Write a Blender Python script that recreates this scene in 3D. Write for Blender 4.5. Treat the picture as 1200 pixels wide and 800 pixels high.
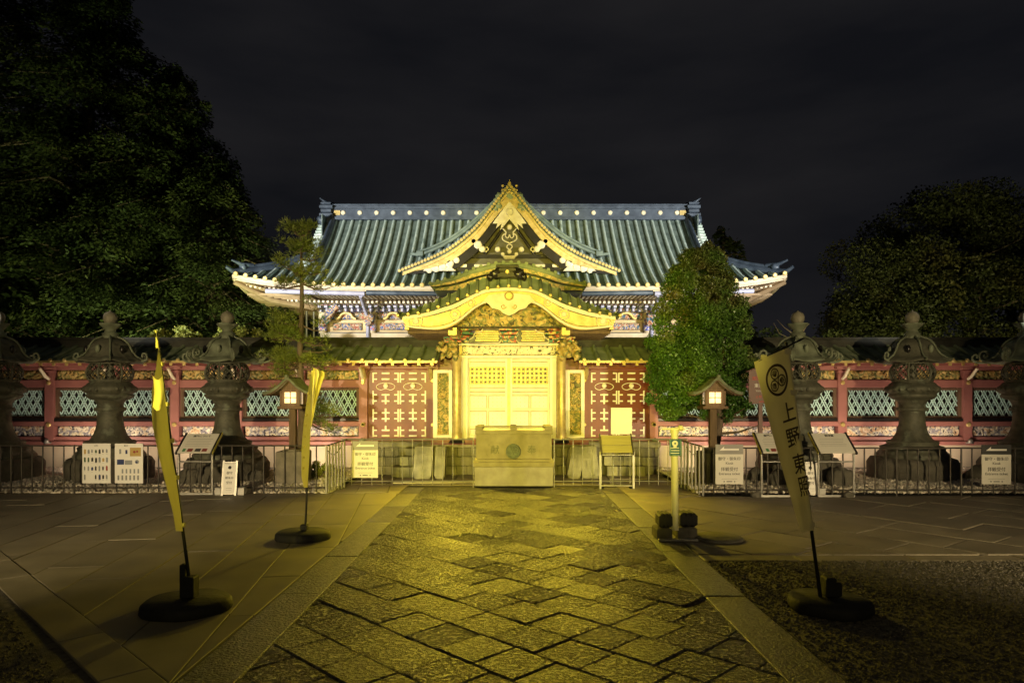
import bpy, math, random
import numpy as np
from mathutils import Vector, Matrix, noise
random.seed(7); RNG = np.random.default_rng(7)
PI = math.pi; R = math.radians
for o in list(bpy.data.objects): bpy.data.objects.remove(o)
scene = bpy.context.scene; COL = scene.collection
# ------------------------------------------------------------------ camera
cd = bpy.data.cameras.new('camera'); cam = bpy.data.objects.new('camera', cd); COL.objects.link(cam)
cam.location = (0, 0, 1.6); cam.rotation_euler = (R(90), 0, 0)
cd.lens = 24; cd.sensor_width = 36; cd.shift_y = 0.055; cd.clip_end = 3000; cd.clip_start = .05
scene.camera = cam
# ------------------------------------------------------------------ world: night sky with thin city-lit cloud
w = bpy.data.worlds.new('World'); scene.world = w; w.use_nodes = True
nt = w.node_tree; nt.nodes.clear()
out = nt.nodes.new('ShaderNodeOutputWorld'); bg = nt.nodes.new('ShaderNodeBackground')
tc = nt.nodes.new('ShaderNodeTexCoord'); mp = nt.nodes.new('ShaderNodeMapping'); mp.inputs['Scale'].default_value = (1, 1, 3.5)
nz = nt.nodes.new('ShaderNodeTexNoise'); nz.inputs['Scale'].default_value = 2.2; nz.inputs['Detail'].default_value = 5
rp = nt.nodes.new('ShaderNodeValToRGB')
rp.color_ramp.elements[0].position = .36; rp.color_ramp.elements[0].color = (.0058, .0061, .0078, 1)
rp.color_ramp.elements[1].position = .68; rp.color_ramp.elements[1].color = (.0135, .0130, .0142, 1)
nt.links.new(tc.outputs['Generated'], mp.inputs['Vector']); nt.links.new(mp.outputs['Vector'], nz.inputs['Vector'])
nt.links.new(nz.outputs['Fac'], rp.inputs['Fac']); nt.links.new(rp.outputs['Color'], bg.inputs['Color'])
bg.inputs['Strength'].default_value = 1.0; nt.links.new(bg.outputs['Background'], out.inputs['Surface'])
scene.view_settings.view_transform = 'Standard'; scene.view_settings.look = 'None'
scene.view_settings.exposure = 0; scene.view_settings.gamma = 1
# ------------------------------------------------------------------ floodlights of the illumination, and added fill lamps
def spot(name, loc, tgt, watt, color, cone, blend=.6, size=.08):
    l = bpy.data.lights.new(name, 'SPOT'); l.energy = watt; l.color = color
    l.spot_size = R(cone); l.spot_blend = blend; l.shadow_soft_size = size
    o = bpy.data.objects.new(name, l); COL.objects.link(o); o.location = loc
    o.rotation_euler = (Vector(tgt) - Vector(loc)).to_track_quat('-Z', 'Y').to_euler(); return o
YEL = (1, .82, .10); WHT = (1, .95, .86); PEA = (1, .77, .54); SPL = (1, .77, .40)
spot('flood_gate_right', (.2, -1.5, 2.3), (-.45, 13.6, 2.1), 3700, YEL, 36, .5)
spot('flood_gable', (-.6, -2.2, 2.2), (-.07, 20.7, 6.9), 9000, YEL, 13, .6)
spot('flood_gate_left', (-2.9, -1.5, 2.4), (.2, 13.6, 1.9), 4000, YEL, 34, .7)
for x in (-2.05, 2.1): spot('flood_door', (x, 12.6, .12), (x * .6, 14.5, 1.9), 40, (1, .90, .52), 125, .7)
spot('flood_hall_left', (-14, 4.0, 2.8), (-3.9, 22.5, 6.9), 31000, WHT, 23, .6)
spot('flood_hall_right', (14, 4.0, 2.8), (3.9, 22.5, 6.9), 31000, WHT, 23, .6)
for sx in (-1, 1): spot('gate_side_fill', (sx * 1.15, 12.95, 2.1), (sx * .8, 10.3, 0), 720, (1, .73, .04), 104, 1.0, .08)  # added lamps that make the path glow from the gate side
for x in (-6.6, -3.6, 3.6, 6.6):
    spot('courtyard_light', (x, 17.2, .8), (x * .93, 22.2, 4.4), 130, (1, .84, .62), 80, .6)
for x in (4.15, 5.3, 6.5, 7.6, 8.7, 9.8):
    for sx in (-1, 1): spot('wall_light', (sx * x, 13.5, .30), (sx * x, 14.7, 1.35), 74, PEA, 160, .8, .08)
spot('spill_left', (-6.6, -.8, 2.0), (-4.4, 12.5, 1.9), 3900, SPL, 48, .9, .1)
spot('spill_right', (6.6, -.8, 2.0), (4.4, 12.5, 1.9), 3900, SPL, 48, .9, .1)
spot('front_fill', (.5, -4, 3.6), (.3, 6, .9), 190, (1, .80, .36), 75, .8, .2)  # added fill behind the camera, lifting the foreground and right banner
spot('tree_light_left', (-8.5, 15.8, .5), (-12, 24, 6), 2700, (.92, 1, .38), 90, .9, .3)
spot('tree_light_right', (8.5, 15.8, .5), (13.0, 25, 4), 1700, (1, .9, .4), 80, .9, .3)
# ------------------------------------------------------------------ materials
MATS = {}
def ramp(nt, fac, cols, pos=None, interp='LINEAR'):
    r = nt.nodes.new('ShaderNodeValToRGB'); cr = r.color_ramp; cr.interpolation = interp
    n = len(cols); pos = pos or [i / (n - 1) for i in range(n)]
    while len(cr.elements) < n: cr.elements.new(.5)
    for e, c, p in zip(cr.elements, cols, pos): e.position = p; e.color = (*c, 1)
    nt.links.new(fac, r.inputs['Fac']); return r.outputs['Color']
def mat(name, cols, rough=.6, metal=0., scale=6, bump=.2, bscale=None, bdist=.01, island=0., spec=.5, interp='LINEAR', pos=None,
        emit=None, rvar=0., vor=False, trans=0., stretch=(1, 1, 1), detail=6):
    m = bpy.data.materials.new(name); m.use_nodes = True; t = m.node_tree; b = t.nodes['Principled BSDF']
    tc = t.nodes.new('ShaderNodeTexCoord'); mp = t.nodes.new('ShaderNodeMapping'); mp.inputs['Scale'].default_value = stretch
    t.links.new(tc.outputs['Object'], mp.inputs['Vector'])
    if isinstance(cols[0], (int, float)): cols = [cols]
    n = t.nodes.new('ShaderNodeTexNoise'); n.inputs['Scale'].default_value = scale; n.inputs['Detail'].default_value = detail
    t.links.new(mp.outputs['Vector'], n.inputs['Vector'])
    if len(cols) > 1:
        if pos is None and interp == 'LINEAR': pos = [.3 + .4 * i / (len(cols) - 1) for i in range(len(cols))]
        if pos is None: pos = [0] + [.34 + .32 * i / (len(cols) - 1) for i in range(1, len(cols))]
        c = ramp(t, n.outputs['Fac'], cols, pos, interp)
    else:
        c = ramp(t, n.outputs['Fac'], [tuple(x * .82 for x in cols[0]), tuple(min(1, x * 1.12) for x in cols[0])], [.3, .7])
    if island:
        g = t.nodes.new('ShaderNodeNewGeometry'); mr = t.nodes.new('ShaderNodeMapRange')
        mr.inputs['To Min'].default_value = 1 - island; mr.inputs['To Max'].default_value = 1 + island * .6
        t.links.new(g.outputs['Random Per Island'], mr.inputs['Value'])
        mx = t.nodes.new('ShaderNodeVectorMath'); mx.operation = 'SCALE'
        t.links.new(c, mx.inputs[0]); t.links.new(mr.outputs['Result'], mx.inputs['Scale']); c = mx.outputs['Vector']
    t.links.new(c, b.inputs['Base Color'])
    b.inputs['Roughness'].default_value = rough; b.inputs['Metallic'].default_value = metal
    b.inputs['Specular IOR Level'].default_value = spec
    if rvar:
        mr = t.nodes.new('ShaderNodeMapRange'); mr.inputs['From Min'].default_value = .3; mr.inputs['From Max'].default_value = .7
        mr.inputs['To Min'].default_value = rough - rvar; mr.inputs['To Max'].default_value = rough + rvar
        t.links.new(n.outputs['Fac'], mr.inputs['Value']); t.links.new(mr.outputs['Result'], b.inputs['Roughness'])
    if bump:
        n2 = t.nodes.new('ShaderNodeTexVoronoi' if vor else 'ShaderNodeTexNoise')
        n2.inputs['Scale'].default_value = bscale or scale * 4
        if not vor: n2.inputs['Detail'].default_value = 6; n2.inputs['Roughness'].default_value = .72 if bdist >= .03 else .5
        t.links.new(tc.outputs['Object'], n2.inputs['Vector'])
        bp = t.nodes.new('ShaderNodeBump'); bp.inputs['Strength'].default_value = bump; bp.inputs['Distance'].default_value = bdist
        t.links.new(n2.outputs['Distance' if vor else 'Fac'], bp.inputs['Height']); t.links.new(bp.outputs['Normal'], b.inputs['Normal'])
    if emit:
        b.inputs['Emission Color'].default_value = (*emit[0], 1); b.inputs['Emission Strength'].default_value = emit[1]
    if trans:
        tr = t.nodes.new('ShaderNodeBsdfTranslucent'); t.links.new(c, tr.inputs['Color'])
        ms = t.nodes.new('ShaderNodeMixShader'); ms.inputs[0].default_value = trans
        t.links.new(b.outputs[0], ms.inputs[1]); t.links.new(tr.outputs[0], ms.inputs[2])
        t.links.new(ms.outputs[0], t.nodes['Material Output'].inputs['Surface'])
    MATS[name] = m; return m
GOLD = mat('gilt', [(.50, .38, .12), (.76, .60, .26)], .38, .35, 9, .15, 40)
GILTW = mat('gilt_wall', [(.40, .29, .13), (.54, .42, .22)], .5, .1, 5, .1)
GOLDP = mat('gilt_panel', [(.68, .61, .42), (.84, .79, .60)], .45, .1, 7, .12, 30)
GOLDW = mat('white_gold', [(.93, .88, .72), (.98, .95, .84)], .45, 0, 5, .05, 30)
RED = mat('red_lacquer', [(.15, .027, .015), (.22, .042, .024)], .38, 0, 3, .06, 60)
VERM = mat('faded_vermilion', [(.31, .125, .115), (.40, .17, .155)], .45, 0, 3, .05, 60)
BLACK = mat('black_lacquer', [(.012, .011, .010), (.025, .022, .02)], .3, 0, 5, .05, 40)
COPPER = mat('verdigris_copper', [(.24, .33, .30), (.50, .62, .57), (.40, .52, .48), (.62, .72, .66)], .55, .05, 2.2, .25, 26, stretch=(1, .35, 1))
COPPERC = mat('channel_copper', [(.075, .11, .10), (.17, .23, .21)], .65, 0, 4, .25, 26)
BOXST = mat('offertory_stone', [(.25, .22, .11), (.37, .33, .18)], .8, 0, 5, .5, 60, .008)
COPPERG = mat('green_copper', [(.15, .20, .12), (.36, .42, .27)], .75, 0, 3.5, .3, 22, spec=.25)
COPPERD = mat('dark_copper', [(.045, .045, .038), (.09, .09, .075)], .85, 0, 5, .2, 30, spec=.15)
BLUEC = mat('blue_black_copper', [(.030, .046, .072), (.085, .115, .16)], .45, .15, 4, .15, 30)
BRONZE = mat('weathered_bronze', [(.050, .050, .036), (.15, .15, .108), (.095, .095, .07), (.24, .27, .20)], .62, .15, 3.5, .5, 30, .012)
BRONZEF = mat('pale_finial_bronze', [(.19, .18, .13), (.30, .28, .21)], .6, 0, 9, .4, 40)
BRONZEV = mat('verdigris_bronze', [(.11, .12, .08), (.25, .29, .20)], .65, .1, 6, .4, 34, .01)
STONE = mat('granite_block', [(.16, .145, .115), (.30, .27, .22)], .85, 0, 5, .6, 30, .015, island=.3)
PLATST = mat('olive_platform_stone', [(.19, .18, .09), (.40, .37, .22)], .85, 0, 4, .8, 22, .03, island=.35)  # stone base colour tinted olive
STONEL = mat('dressed_stone', [(.30, .275, .22), (.42, .39, .31)], .8, 0, 6, .5, 60, .008)
PLINTH = mat('pale_plinth_stone', [(.50, .43, .32), (.64, .56, .43)], .85, 0, 2, .3, 40)
ROCK = mat('garden_rock', [(.08, .075, .06), (.18, .165, .13)], .9, 0, 4, .9, 18, .03)
def pit(m, scale=11, dist=.05, strength=1.):      # chisel pits coloured darker inside, and a different finish on every stone
    t = m.node_tree; b = t.nodes['Principled BSDF']; prev = b.inputs['Normal'].links[0].from_node
    tc = next(n for n in t.nodes if n.type == 'TEX_COORD'); n = t.nodes.new('ShaderNodeTexNoise'); n.inputs['Scale'].default_value = scale; n.inputs['Detail'].default_value = 4; n.inputs['Roughness'].default_value = .6
    t.links.new(tc.outputs['Object'], n.inputs['Vector'])
    r = t.nodes.new('ShaderNodeMapRange'); r.inputs['From Min'].default_value = .40; r.inputs['From Max'].default_value = .54; t.links.new(n.outputs['Fac'], r.inputs['Value'])
    bp = t.nodes.new('ShaderNodeBump'); bp.inputs['Strength'].default_value = strength; bp.inputs['Distance'].default_value = dist
    t.links.new(r.outputs['Result'], bp.inputs['Height']); t.links.new(bp.outputs['Normal'], prev.inputs['Normal'])
    g = t.nodes.new('ShaderNodeNewGeometry'); q = t.nodes.new('ShaderNodeMath'); q.operation = 'MULTIPLY'; q.inputs[1].default_value = 7.31; t.links.new(g.outputs['Random Per Island'], q.inputs[0])
    fr = t.nodes.new('ShaderNodeMath'); fr.operation = 'FRACT'; t.links.new(q.outputs[0], fr.inputs[0])
    rr = t.nodes.new('ShaderNodeMapRange'); rr.inputs['To Min'].default_value = .24; rr.inputs['To Max'].default_value = .42; t.links.new(fr.outputs[0], rr.inputs['Value']); t.links.new(rr.outputs['Result'], b.inputs['Roughness'])
    l = b.inputs['Base Color'].links[0].from_socket; dk = t.nodes.new('ShaderNodeMapRange'); dk.inputs['To Min'].default_value = .38; t.links.new(r.outputs['Result'], dk.inputs['Value'])
    sc = t.nodes.new('ShaderNodeVectorMath'); sc.operation = 'SCALE'; t.links.new(l, sc.inputs[0]); t.links.new(dk.outputs['Result'], sc.inputs['Scale']); t.links.new(sc.outputs['Vector'], b.inputs['Base Color'])
    st_ = t.nodes.new('ShaderNodeMapRange'); st_.inputs['To Min'].default_value = .15; st_.inputs['To Max'].default_value = strength; t.links.new(rr.outputs['Result'], st_.inputs['Value']); st_.inputs['From Min'].default_value = .62; st_.inputs['From Max'].default_value = .3; t.links.new(st_.outputs['Result'], bp.inputs['Strength'])
JOINT = mat('door_joint_shade', [(.22, .15, .04), (.34, .24, .08)], .6, 0, 5, .1)
KERB = mat('kerb_stone', [(.065, .06, .048), (.15, .14, .11)], .7, 0, 12, .8, 60, .012, island=.15)
PATHM = mat('worn_path_stone', [(.10, .095, .08), (.28, .26, .22)], .36, 0, 14, 1.0, 30, .045, island=.34, rvar=.12, spec=.8)
pit(PATHM, 30, .022)
pit(KERB, 38, .012)
SLABM = mat('smooth_paving_stone', [(.165, .145, .10), (.25, .22, .155)], .62, 0, 2.5, .35, 90, .004, island=.13, rvar=.08)
SLABR = mat('right_paving_stone', [(.15, .13, .09), (.25, .215, .155)], .6, 0, 3, .7, 50, .010, island=.2, rvar=.08)
INLAY = mat('relief_letter', [(.12, .13, .05), (.20, .20, .09)], .7, 0, 12, .2)
SOIL = mat('dark_soil', [(.018, .016, .012), (.035, .03, .024)], .95, 0, 5, .6, 40)
GRAV = mat('fine_gravel', [(.05, .045, .035), (.20, .18, .14)], .8, 0, 20, .8, 120, .015, island=.5)
PEB = mat('white_pebble', [(.58, .52, .43), (.88, .82, .72)], .75, 0, 8, .3, 60, island=.4)
WHITE = mat('white_paint', [(.86, .84, .80), (.90, .88, .85)], .5, 0, 3, .02)
PAPER = mat('sign_face', [(.74, .71, .64), (.78, .75, .68)], .55, 0, 3, .02)
GREY = mat('grey_band', (.30, .29, .27), .5, 0, 3, .02)
DGREY = mat('charcoal_band', (.05, .05, .05), .5, 0, 3, .02)
INK = mat('ink', (.02, .018, .015), .6, 0, 3, 0)
INKB = mat('brown_ink', (.075, .045, .028), .7, 0, 3, 0)
REDINK = mat('red_ink', (.70, .06, .04), .6, 0, 3, 0)
STEEL = mat('steel_tube', [(.36, .35, .33), (.48, .47, .44)], .35, .6, 5, .05)
IRON = mat('dark_iron', [(.055, .048, .04), (.10, .09, .075)], .5, .3, 8, .15)
RUBBER = mat('black_rubber', [(.008, .008, .007), (.018, .017, .015)], .75, 0, 12, .6, 30, .01)
BLKPOLE = mat('black_pole', (.01, .01, .01), .4, 0, 5, 0)
CLOTH = mat('yellow_cloth', [(.72, .66, .30), (.80, .74, .36)], .8, 0, 6, .12, 60, trans=.25)
CLOTHW = mat('cream_cloth', [(.78, .70, .44), (.86, .78, .54)], .8, 0, 6, .12, 60, trans=.15)
WOOD = mat('weathered_wood', [(.10, .062, .038), (.18, .115, .07)], .75, 0, 5, .4, 40, stretch=(6, 6, .7))
BROWN = mat('brown_sign', (.17, .085, .07), .5, 0, 3, .03)
BARK = mat('bark', [(.10, .075, .05), (.25, .19, .14)], .95, 0, 8, .9, 24, .03, stretch=(1, 1, .3))
YPOLE = mat('pale_yellow_paint', [(.84, .80, .52), (.90, .86, .58)], .45, 0, 6, .04)
BLUES = mat('blue_sign', (.015, .11, .20), .4, 0, 3, .02)
BRASS = mat('brushed_brass', [(.50, .45, .14), (.62, .56, .20)], .4, .25, 3, .05, stretch=(1, 1, 20))
LAMPG = mat('lit_paper', (.9, .7, .4), .6, 0, 3, 0, emit=((1, .74, .44), .8))
LAV = mat('pale_blue_paint', [(.27, .28, .40), (.38, .39, .52)], .5, 0, 4, .1)
HALLW = mat('ivory_paint', [(.58, .52, .38), (.70, .64, .50)], .5, 0, 5, .1)
CREAM = mat('cream_paint', [(.46, .38, .25), (.58, .50, .35)], .5, 0, 4, .1)
OCHRE = mat('ochre_soffit', [(.26, .18, .10), (.38, .28, .17)], .7, 0, 5, .2)
TEAL = mat('pale_green_lattice', [(.50, .77, .73), (.64, .89, .85)], .5, 0, 6, .1)
CARVGR = mat('carving_ground', [(.05, .045, .015), (.09, .08, .03)], .6, 0, 5, .1)
CARVGB = mat('carving_ground_blue', [(.025, .03, .05), (.06, .065, .09)], .6, 0, 5, .1)
CARVW = mat('carving_cream', [(.70, .62, .48), (.78, .72, .60), (.22, .22, .30), (.74, .68, .52), (.60, .38, .22), (.76, .70, .58)], .6, 0, 5, .3, 40, detail=2)
CARVG = mat('carving_gold', [(.40, .28, .08), (.62, .46, .16), (.16, .20, .07), (.70, .52, .20), (.50, .36, .12)], .5, .1, 6, .3, 40, detail=2)
CARVC = mat('carving_colour', [(.05, .10, .16), (.40, .32, .20), (.30, .08, .05), (.45, .37, .24), (.05, .08, .24), (.42, .30, .20), (.07, .18, .12)], .6, 0, 4.5, .3, 40, interp='CONSTANT', detail=2)
CARVB = mat('painted_bracket', [(.06, .20, .12), (.55, .10, .06), (.75, .60, .22), (.05, .22, .16), (.60, .48, .16)], .5, 0, 8, .1, 40, interp='CONSTANT', detail=1)
BLUEB = mat('blue_pattern', [(.08, .10, .42), (.70, .64, .50), (.10, .12, .46), (.65, .25, .15)], .5, 0, 10, .05, interp='CONSTANT', detail=1)
LEAFD = mat('dark_needles', [(.020, .038, .010), (.046, .070, .017), (.085, .100, .024)], .7, 0, .7, 0, island=.35, trans=.2)
LEAFB = mat('broad_leaves', [(.040, .055, .016), (.075, .090, .024), (.12, .10, .026)], .6, 0, .6, 0, island=.5, trans=.2)
LEAFS = mat('glossy_leaves', [(.075, .18, .03), (.14, .27, .05), (.22, .19, .065)], .4, 0, 1.0, 0, island=.5, trans=.2, pos=[.35, .52, .68])
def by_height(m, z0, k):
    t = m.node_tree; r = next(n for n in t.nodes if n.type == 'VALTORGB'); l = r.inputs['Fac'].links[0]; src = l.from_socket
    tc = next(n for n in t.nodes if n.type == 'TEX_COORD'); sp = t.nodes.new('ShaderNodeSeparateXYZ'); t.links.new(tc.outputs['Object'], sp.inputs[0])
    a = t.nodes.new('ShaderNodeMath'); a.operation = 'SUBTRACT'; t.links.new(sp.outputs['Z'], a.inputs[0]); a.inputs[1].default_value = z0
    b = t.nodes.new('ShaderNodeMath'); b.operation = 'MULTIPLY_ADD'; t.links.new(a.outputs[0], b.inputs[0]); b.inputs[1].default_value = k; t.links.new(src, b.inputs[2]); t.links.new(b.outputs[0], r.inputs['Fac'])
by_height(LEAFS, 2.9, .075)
LEAFP = mat('pine_needles', [(.17, .26, .04), (.38, .44, .09)], .6, 0, 3, 0, island=.4, trans=.2)
LEAFY = mat('yellow_green_leaves', [(.22, .30, .05), (.50, .50, .10)], .6, 0, 4, 0, island=.5, trans=.25)
MOSS = mat('moss', [(.05, .08, .02), (.12, .16, .04)], .9, 0, 8, .8, 40)
# ------------------------------------------------------------------ geometry helpers
def at(px, py, d):      # photo measurement (1200 wide) at distance d, in metres
    return Vector(((px - 600) / 800 * d, d, 1.6 + (466 - py) / 800 * d))
ONE_MESH = set('''roof roof_rolls verge_tiles rafters rafter_ends bracket_row eave_board side_rafters lattice lattice_window diaper_pattern gilt_fittings door_studs small_print
text_lines railing tile_row eave_trim crown foliage trunk stems fire_box roof_ribs crest_leaves small_crest white_symbol ink_mark slats muntin top_frame ridge_end stem platform_ring petal_pedestal round_crest
hip_ridge ridge base top_handle water_weight stone_foot lamp_housing panel_frame platform_stones board gable_roof porch_roof column body arch_carving wall_stones bargeboard_moulding window_frame'''.split())
class MB:
    def __init__(s): s.v = []; s.f = []; s.sm = []; s.plates = []
    def add(s, vs, fs, smooth=False):
        n = len(s.v); s.v += [tuple(v) for v in vs]; s.f += [tuple(i + n for i in f) for f in fs]; s.sm += [smooth] * len(fs); return s
    def box(s, x0, x1, y0, y1, z0, z1, ch=0, M=None):
        if ch:
            c = ch; V = []
            for z, i in ((z0, c), (z0 + c, 0), (z1 - c, 0), (z1, c)):
                V += [(x0 + i, y0 + i, z), (x1 - i, y0 + i, z), (x1 - i, y1 - i, z), (x0 + i, y1 - i, z)]
            F = [(3, 2, 1, 0), (12, 13, 14, 15)]
            for k in range(3):
                for j in range(4): F.append((4 * k + j, 4 * k + (j + 1) % 4, 4 * k + 4 + (j + 1) % 4, 4 * k + 4 + j))
        else:
            V = [(x0, y0, z0), (x1, y0, z0), (x1, y1, z0), (x0, y1, z0), (x0, y0, z1), (x1, y0, z1), (x1, y1, z1), (x0, y1, z1)]
            F = [(3, 2, 1, 0), (4, 5, 6, 7), (0, 1, 5, 4), (1, 2, 6, 5), (2, 3, 7, 6), (3, 0, 4, 7)]
        if M is not None: V = [M @ Vector(v) for v in V]
        return s.add(V, F)
    def pbox(s, x0, y0, x1, y1, d, dep, ch=0):   # front face spans photo rect at distance d
        a = at(x0, y0, d); b = at(x1, y1, d)
        return s.box(a.x, b.x, d, d + dep, b.z, a.z, ch)
    def tube(s, pts, rad, n=8, cap=True, smooth=True):
        pts = [Vector(p) for p in pts]; m = len(pts)
        rads = rad if hasattr(rad, '__len__') else [rad] * m
        V = []; F = []; ref = None
        for i, p in enumerate(pts):
            t = (pts[min(i + 1, m - 1)] - pts[max(i - 1, 0)]).normalized()
            if ref is None: ref = Vector((0, 0, 1)) if abs(t.z) < .9 else Vector((1, 0, 0))
            u = t.cross(ref).normalized(); ref = u.cross(t).normalized(); 
            for k in range(n):
                a = 2 * PI * k / n; V.append(p + (u * math.cos(a) + ref * math.sin(a)) * rads[i])
        for i in range(m - 1):
            for k in range(n): F.append((i * n + k, i * n + (k + 1) % n, (i + 1) * n + (k + 1) % n, (i + 1) * n + k))
        s.add(V, F, smooth)
        if cap: s.add(V[:n], [tuple(range(n))[::-1]]); s.add(V[-n:], [tuple(range(n))])
        return s
    def lathe(s, prof, n=24, c=(0, 0, 0), mod=None, smooth=True):
        V = []; F = []; m = len(prof)
        for j, (r, z) in enumerate(prof):
            for k in range(n):
                a = 2 * PI * k / n; q = mod(a, r, z, j) if mod else (r, z)
                V.append((c[0] + q[0] * math.cos(a), c[1] + q[0] * math.sin(a), c[2] + q[1]))
        for j in range(m - 1):
            for k in range(n): F.append((j * n + k, j * n + (k + 1) % n, (j + 1) * n + (k + 1) % n, (j + 1) * n + k))
        s.add(V, F, smooth); s.add(V[:n], [tuple(range(n))[::-1]]); s.add(V[-n:], [tuple(range(n))]); return s
    def disc(s, x, y, z, r, dep=.03, n=16):      # disc facing -Y
        V = []; F = []
        for yy, rr in ((y + dep, r), (y, r), (y - dep * .5, r * .7)):
            for k in range(n): a = 2 * PI * k / n; V.append((x + rr * math.cos(a), yy, z + rr * math.sin(a)))
        for j in range(2):
            for k in range(n): F.append((j * n + k, j * n + (k + 1) % n, (j + 1) * n + (k + 1) % n, (j + 1) * n + k))
        F.append(tuple(range(2 * n, 3 * n))); return s.add(V, F, False)
    def prism(s, pts, y0, y1):                   # outline in XZ, extruded along Y
        n = len(pts); V = [(x, y0, z) for x, z in pts] + [(x, y1, z) for x, z in pts]
        F = [tuple(range(n)), tuple(range(2 * n - 1, n - 1, -1))] + [(i, i + n, (i + 1) % n + n, (i + 1) % n) for i in range(n)]
        return s.add(V, F)
    def strip(s, top, bot, y0, y1, smooth=False): # solid between two polylines (x,z)
        n = len(top); V = [(x, y0, z) for x, z in top] + [(x, y0, z) for x, z in bot] + [(x, y1, z) for x, z in top] + [(x, y1, z) for x, z in bot]
        F = []
        for i in range(n - 1):
            F += [(i, n + i, n + i + 1, i + 1), (2 * n + i, 2 * n + i + 1, 3 * n + i + 1, 3 * n + i), (i, i + 1, 2 * n + i + 1, 2 * n + i), (n + i, 3 * n + i, 3 * n + i + 1, n + i + 1)]
        F += [(0, 2 * n, 3 * n, n), (n - 1, 2 * n - 1, 4 * n - 1, 3 * n - 1)]
        return s.add(V, F, smooth)
    def ball(s, c, r, sx=1, sy=1, sz=1, n=12, rough=0, seed=0):
        V = []; F = []; m = n // 2 + 2
        for j in range(m):
            ph = PI * j / (m - 1)
            for k in range(n):
                a = 2 * PI * k / n; d = Vector((math.sin(ph) * math.cos(a), math.sin(ph) * math.sin(a), math.cos(ph)))
                q = 1 + (rough * noise.noise(d * 1.7 + Vector((seed, seed * 2.3, 0))) if rough else 0)
                V.append((c[0] + d.x * r * sx * q, c[1] + d.y * r * sy * q, c[2] + d.z * r * sz * q))
        for j in range(m - 1):
            for k in range(n): F.append((j * n + k, (j + 1) * n + k, (j + 1) * n + (k + 1) % n, j * n + (k + 1) % n))
        return s.add(V, F, True)
    def relief(s, x0, x1, z0, z1, y, amp=.04, cell=.02, freq=9, seed=0):   # carved panel facing -Y
        nx = max(4, int((x1 - x0) / cell)); nz = max(4, int((z1 - z0) / cell)); V = []; F = []
        for j in range(nz + 1):
            for i in range(nx + 1):
                x = x0 + (x1 - x0) * i / nx; z = z0 + (z1 - z0) * j / nz
                p = Vector((x * freq, seed, z * freq)); q = p + 1.2 * noise.noise_vector(p * .7)
                h = abs(math.sin(3.3 * noise.noise(q) * PI))
                if i in (0, nx) or j in (0, nz): h = 0
                V.append((x, y - amp * h, z))
        for j in range(nz):
            for i in range(nx): a = j * (nx + 1) + i; F.append((a, a + 1, a + nx + 2, a + nx + 1))
        s.plates.append((x0 + .002, x1 - .002, y - amp * .34, y - amp * .34 + .004, z0 + .002, z1 - .002)); return s.add(V, F, True)
    def clusters(s):
        par = list(range(len(s.v)))
        def fd(i):
            while par[i] != i: par[i] = par[par[i]]; i = par[i]
            return i
        for f in s.f:
            r0 = fd(f[0])
            for i in f[1:]: par[fd(i)] = r0
        isl = {}
        for k, f in enumerate(s.f): isl.setdefault(fd(f[0]), []).append(k)
        B = []
        for r0, fs in isl.items():
            P = np.array([s.v[i] for k in fs for i in s.f[k]]); B.append([P.min(0) - .008, P.max(0) + .008, fs])
        ch = True
        while ch:
            ch = False; o = []
            for q in B:
                for p in o:
                    if (q[0] <= p[1]).all() and (p[0] <= q[1]).all(): p[0] = np.minimum(p[0], q[0]); p[1] = np.maximum(p[1], q[1]); p[2] += q[2]; ch = True; break
                else: o.append(q)
            B = o
        return [q[2] for q in B]
    def build(s, name, m, parent=None):
        if parent is not None and name not in ONE_MESH and len(s.f) < 60000:
            cl = s.clusters()
            if 1 < len(cl) <= 100:
                o = None
                for fs in cl:
                    ids = sorted({i for k in fs for i in s.f[k]}); mp = {i: j for j, i in enumerate(ids)}; q = MB()
                    q.v = [s.v[i] for i in ids]; q.f = [tuple(mp[i] for i in s.f[k]) for k in fs]; q.sm = [s.sm[k] for k in fs]; o = q._build(name, m, parent)
                return s._plates(o, name, m)
        return s._plates(s._build(name, m, parent), name, m)
    def _plates(s, o, name, m):
        for p in s.plates:
            q = MB(); q.box(*p); par = o if (o.parent is None or o.parent.parent is None) else o.parent; q._build(name.replace('carved_', '') + '_ground', CARVGR if m is not CARVW else CARVGB, par)
        return o
    def _build(s, name, m, parent=None):
        off = Vector((0, 0, 0)); p = parent
        while p is not None: off += p.location; p = p.parent
        me = bpy.data.meshes.new(name); V = np.array(s.v, dtype=float) - np.array(off)
        me.from_pydata(V.tolist(), [], s.f); me.polygons.foreach_set('use_smooth', s.sm); me.materials.append(m); me.update()
        o = bpy.data.objects.new(name, me); COL.objects.link(o); o.parent = parent; return o
def tag(o, label=None, cat=None, group=None, kind=None):
    for k, v in (('label', label), ('category', cat), ('group', group), ('kind', kind)):
        if v: o[k] = v
    return o
def thing(name, label, cat, loc=(0, 0, 0), group=None):
    o = bpy.data.objects.new(name, None); COL.objects.link(o); o.location = loc; o.empty_display_size = .2
    return tag(o, label, cat, group)
def dup(o, loc, label, parent=None, rz=None):
    c = o.copy(); COL.objects.link(c)
    if parent: c.parent = parent
    else:
        c.location = loc
        if rz is not None: c.rotation_euler.z = rz
    if label and not parent: c['label'] = label
    for ch in [k for k in o.children]: dup(ch, None, None, c)
    return c
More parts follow.
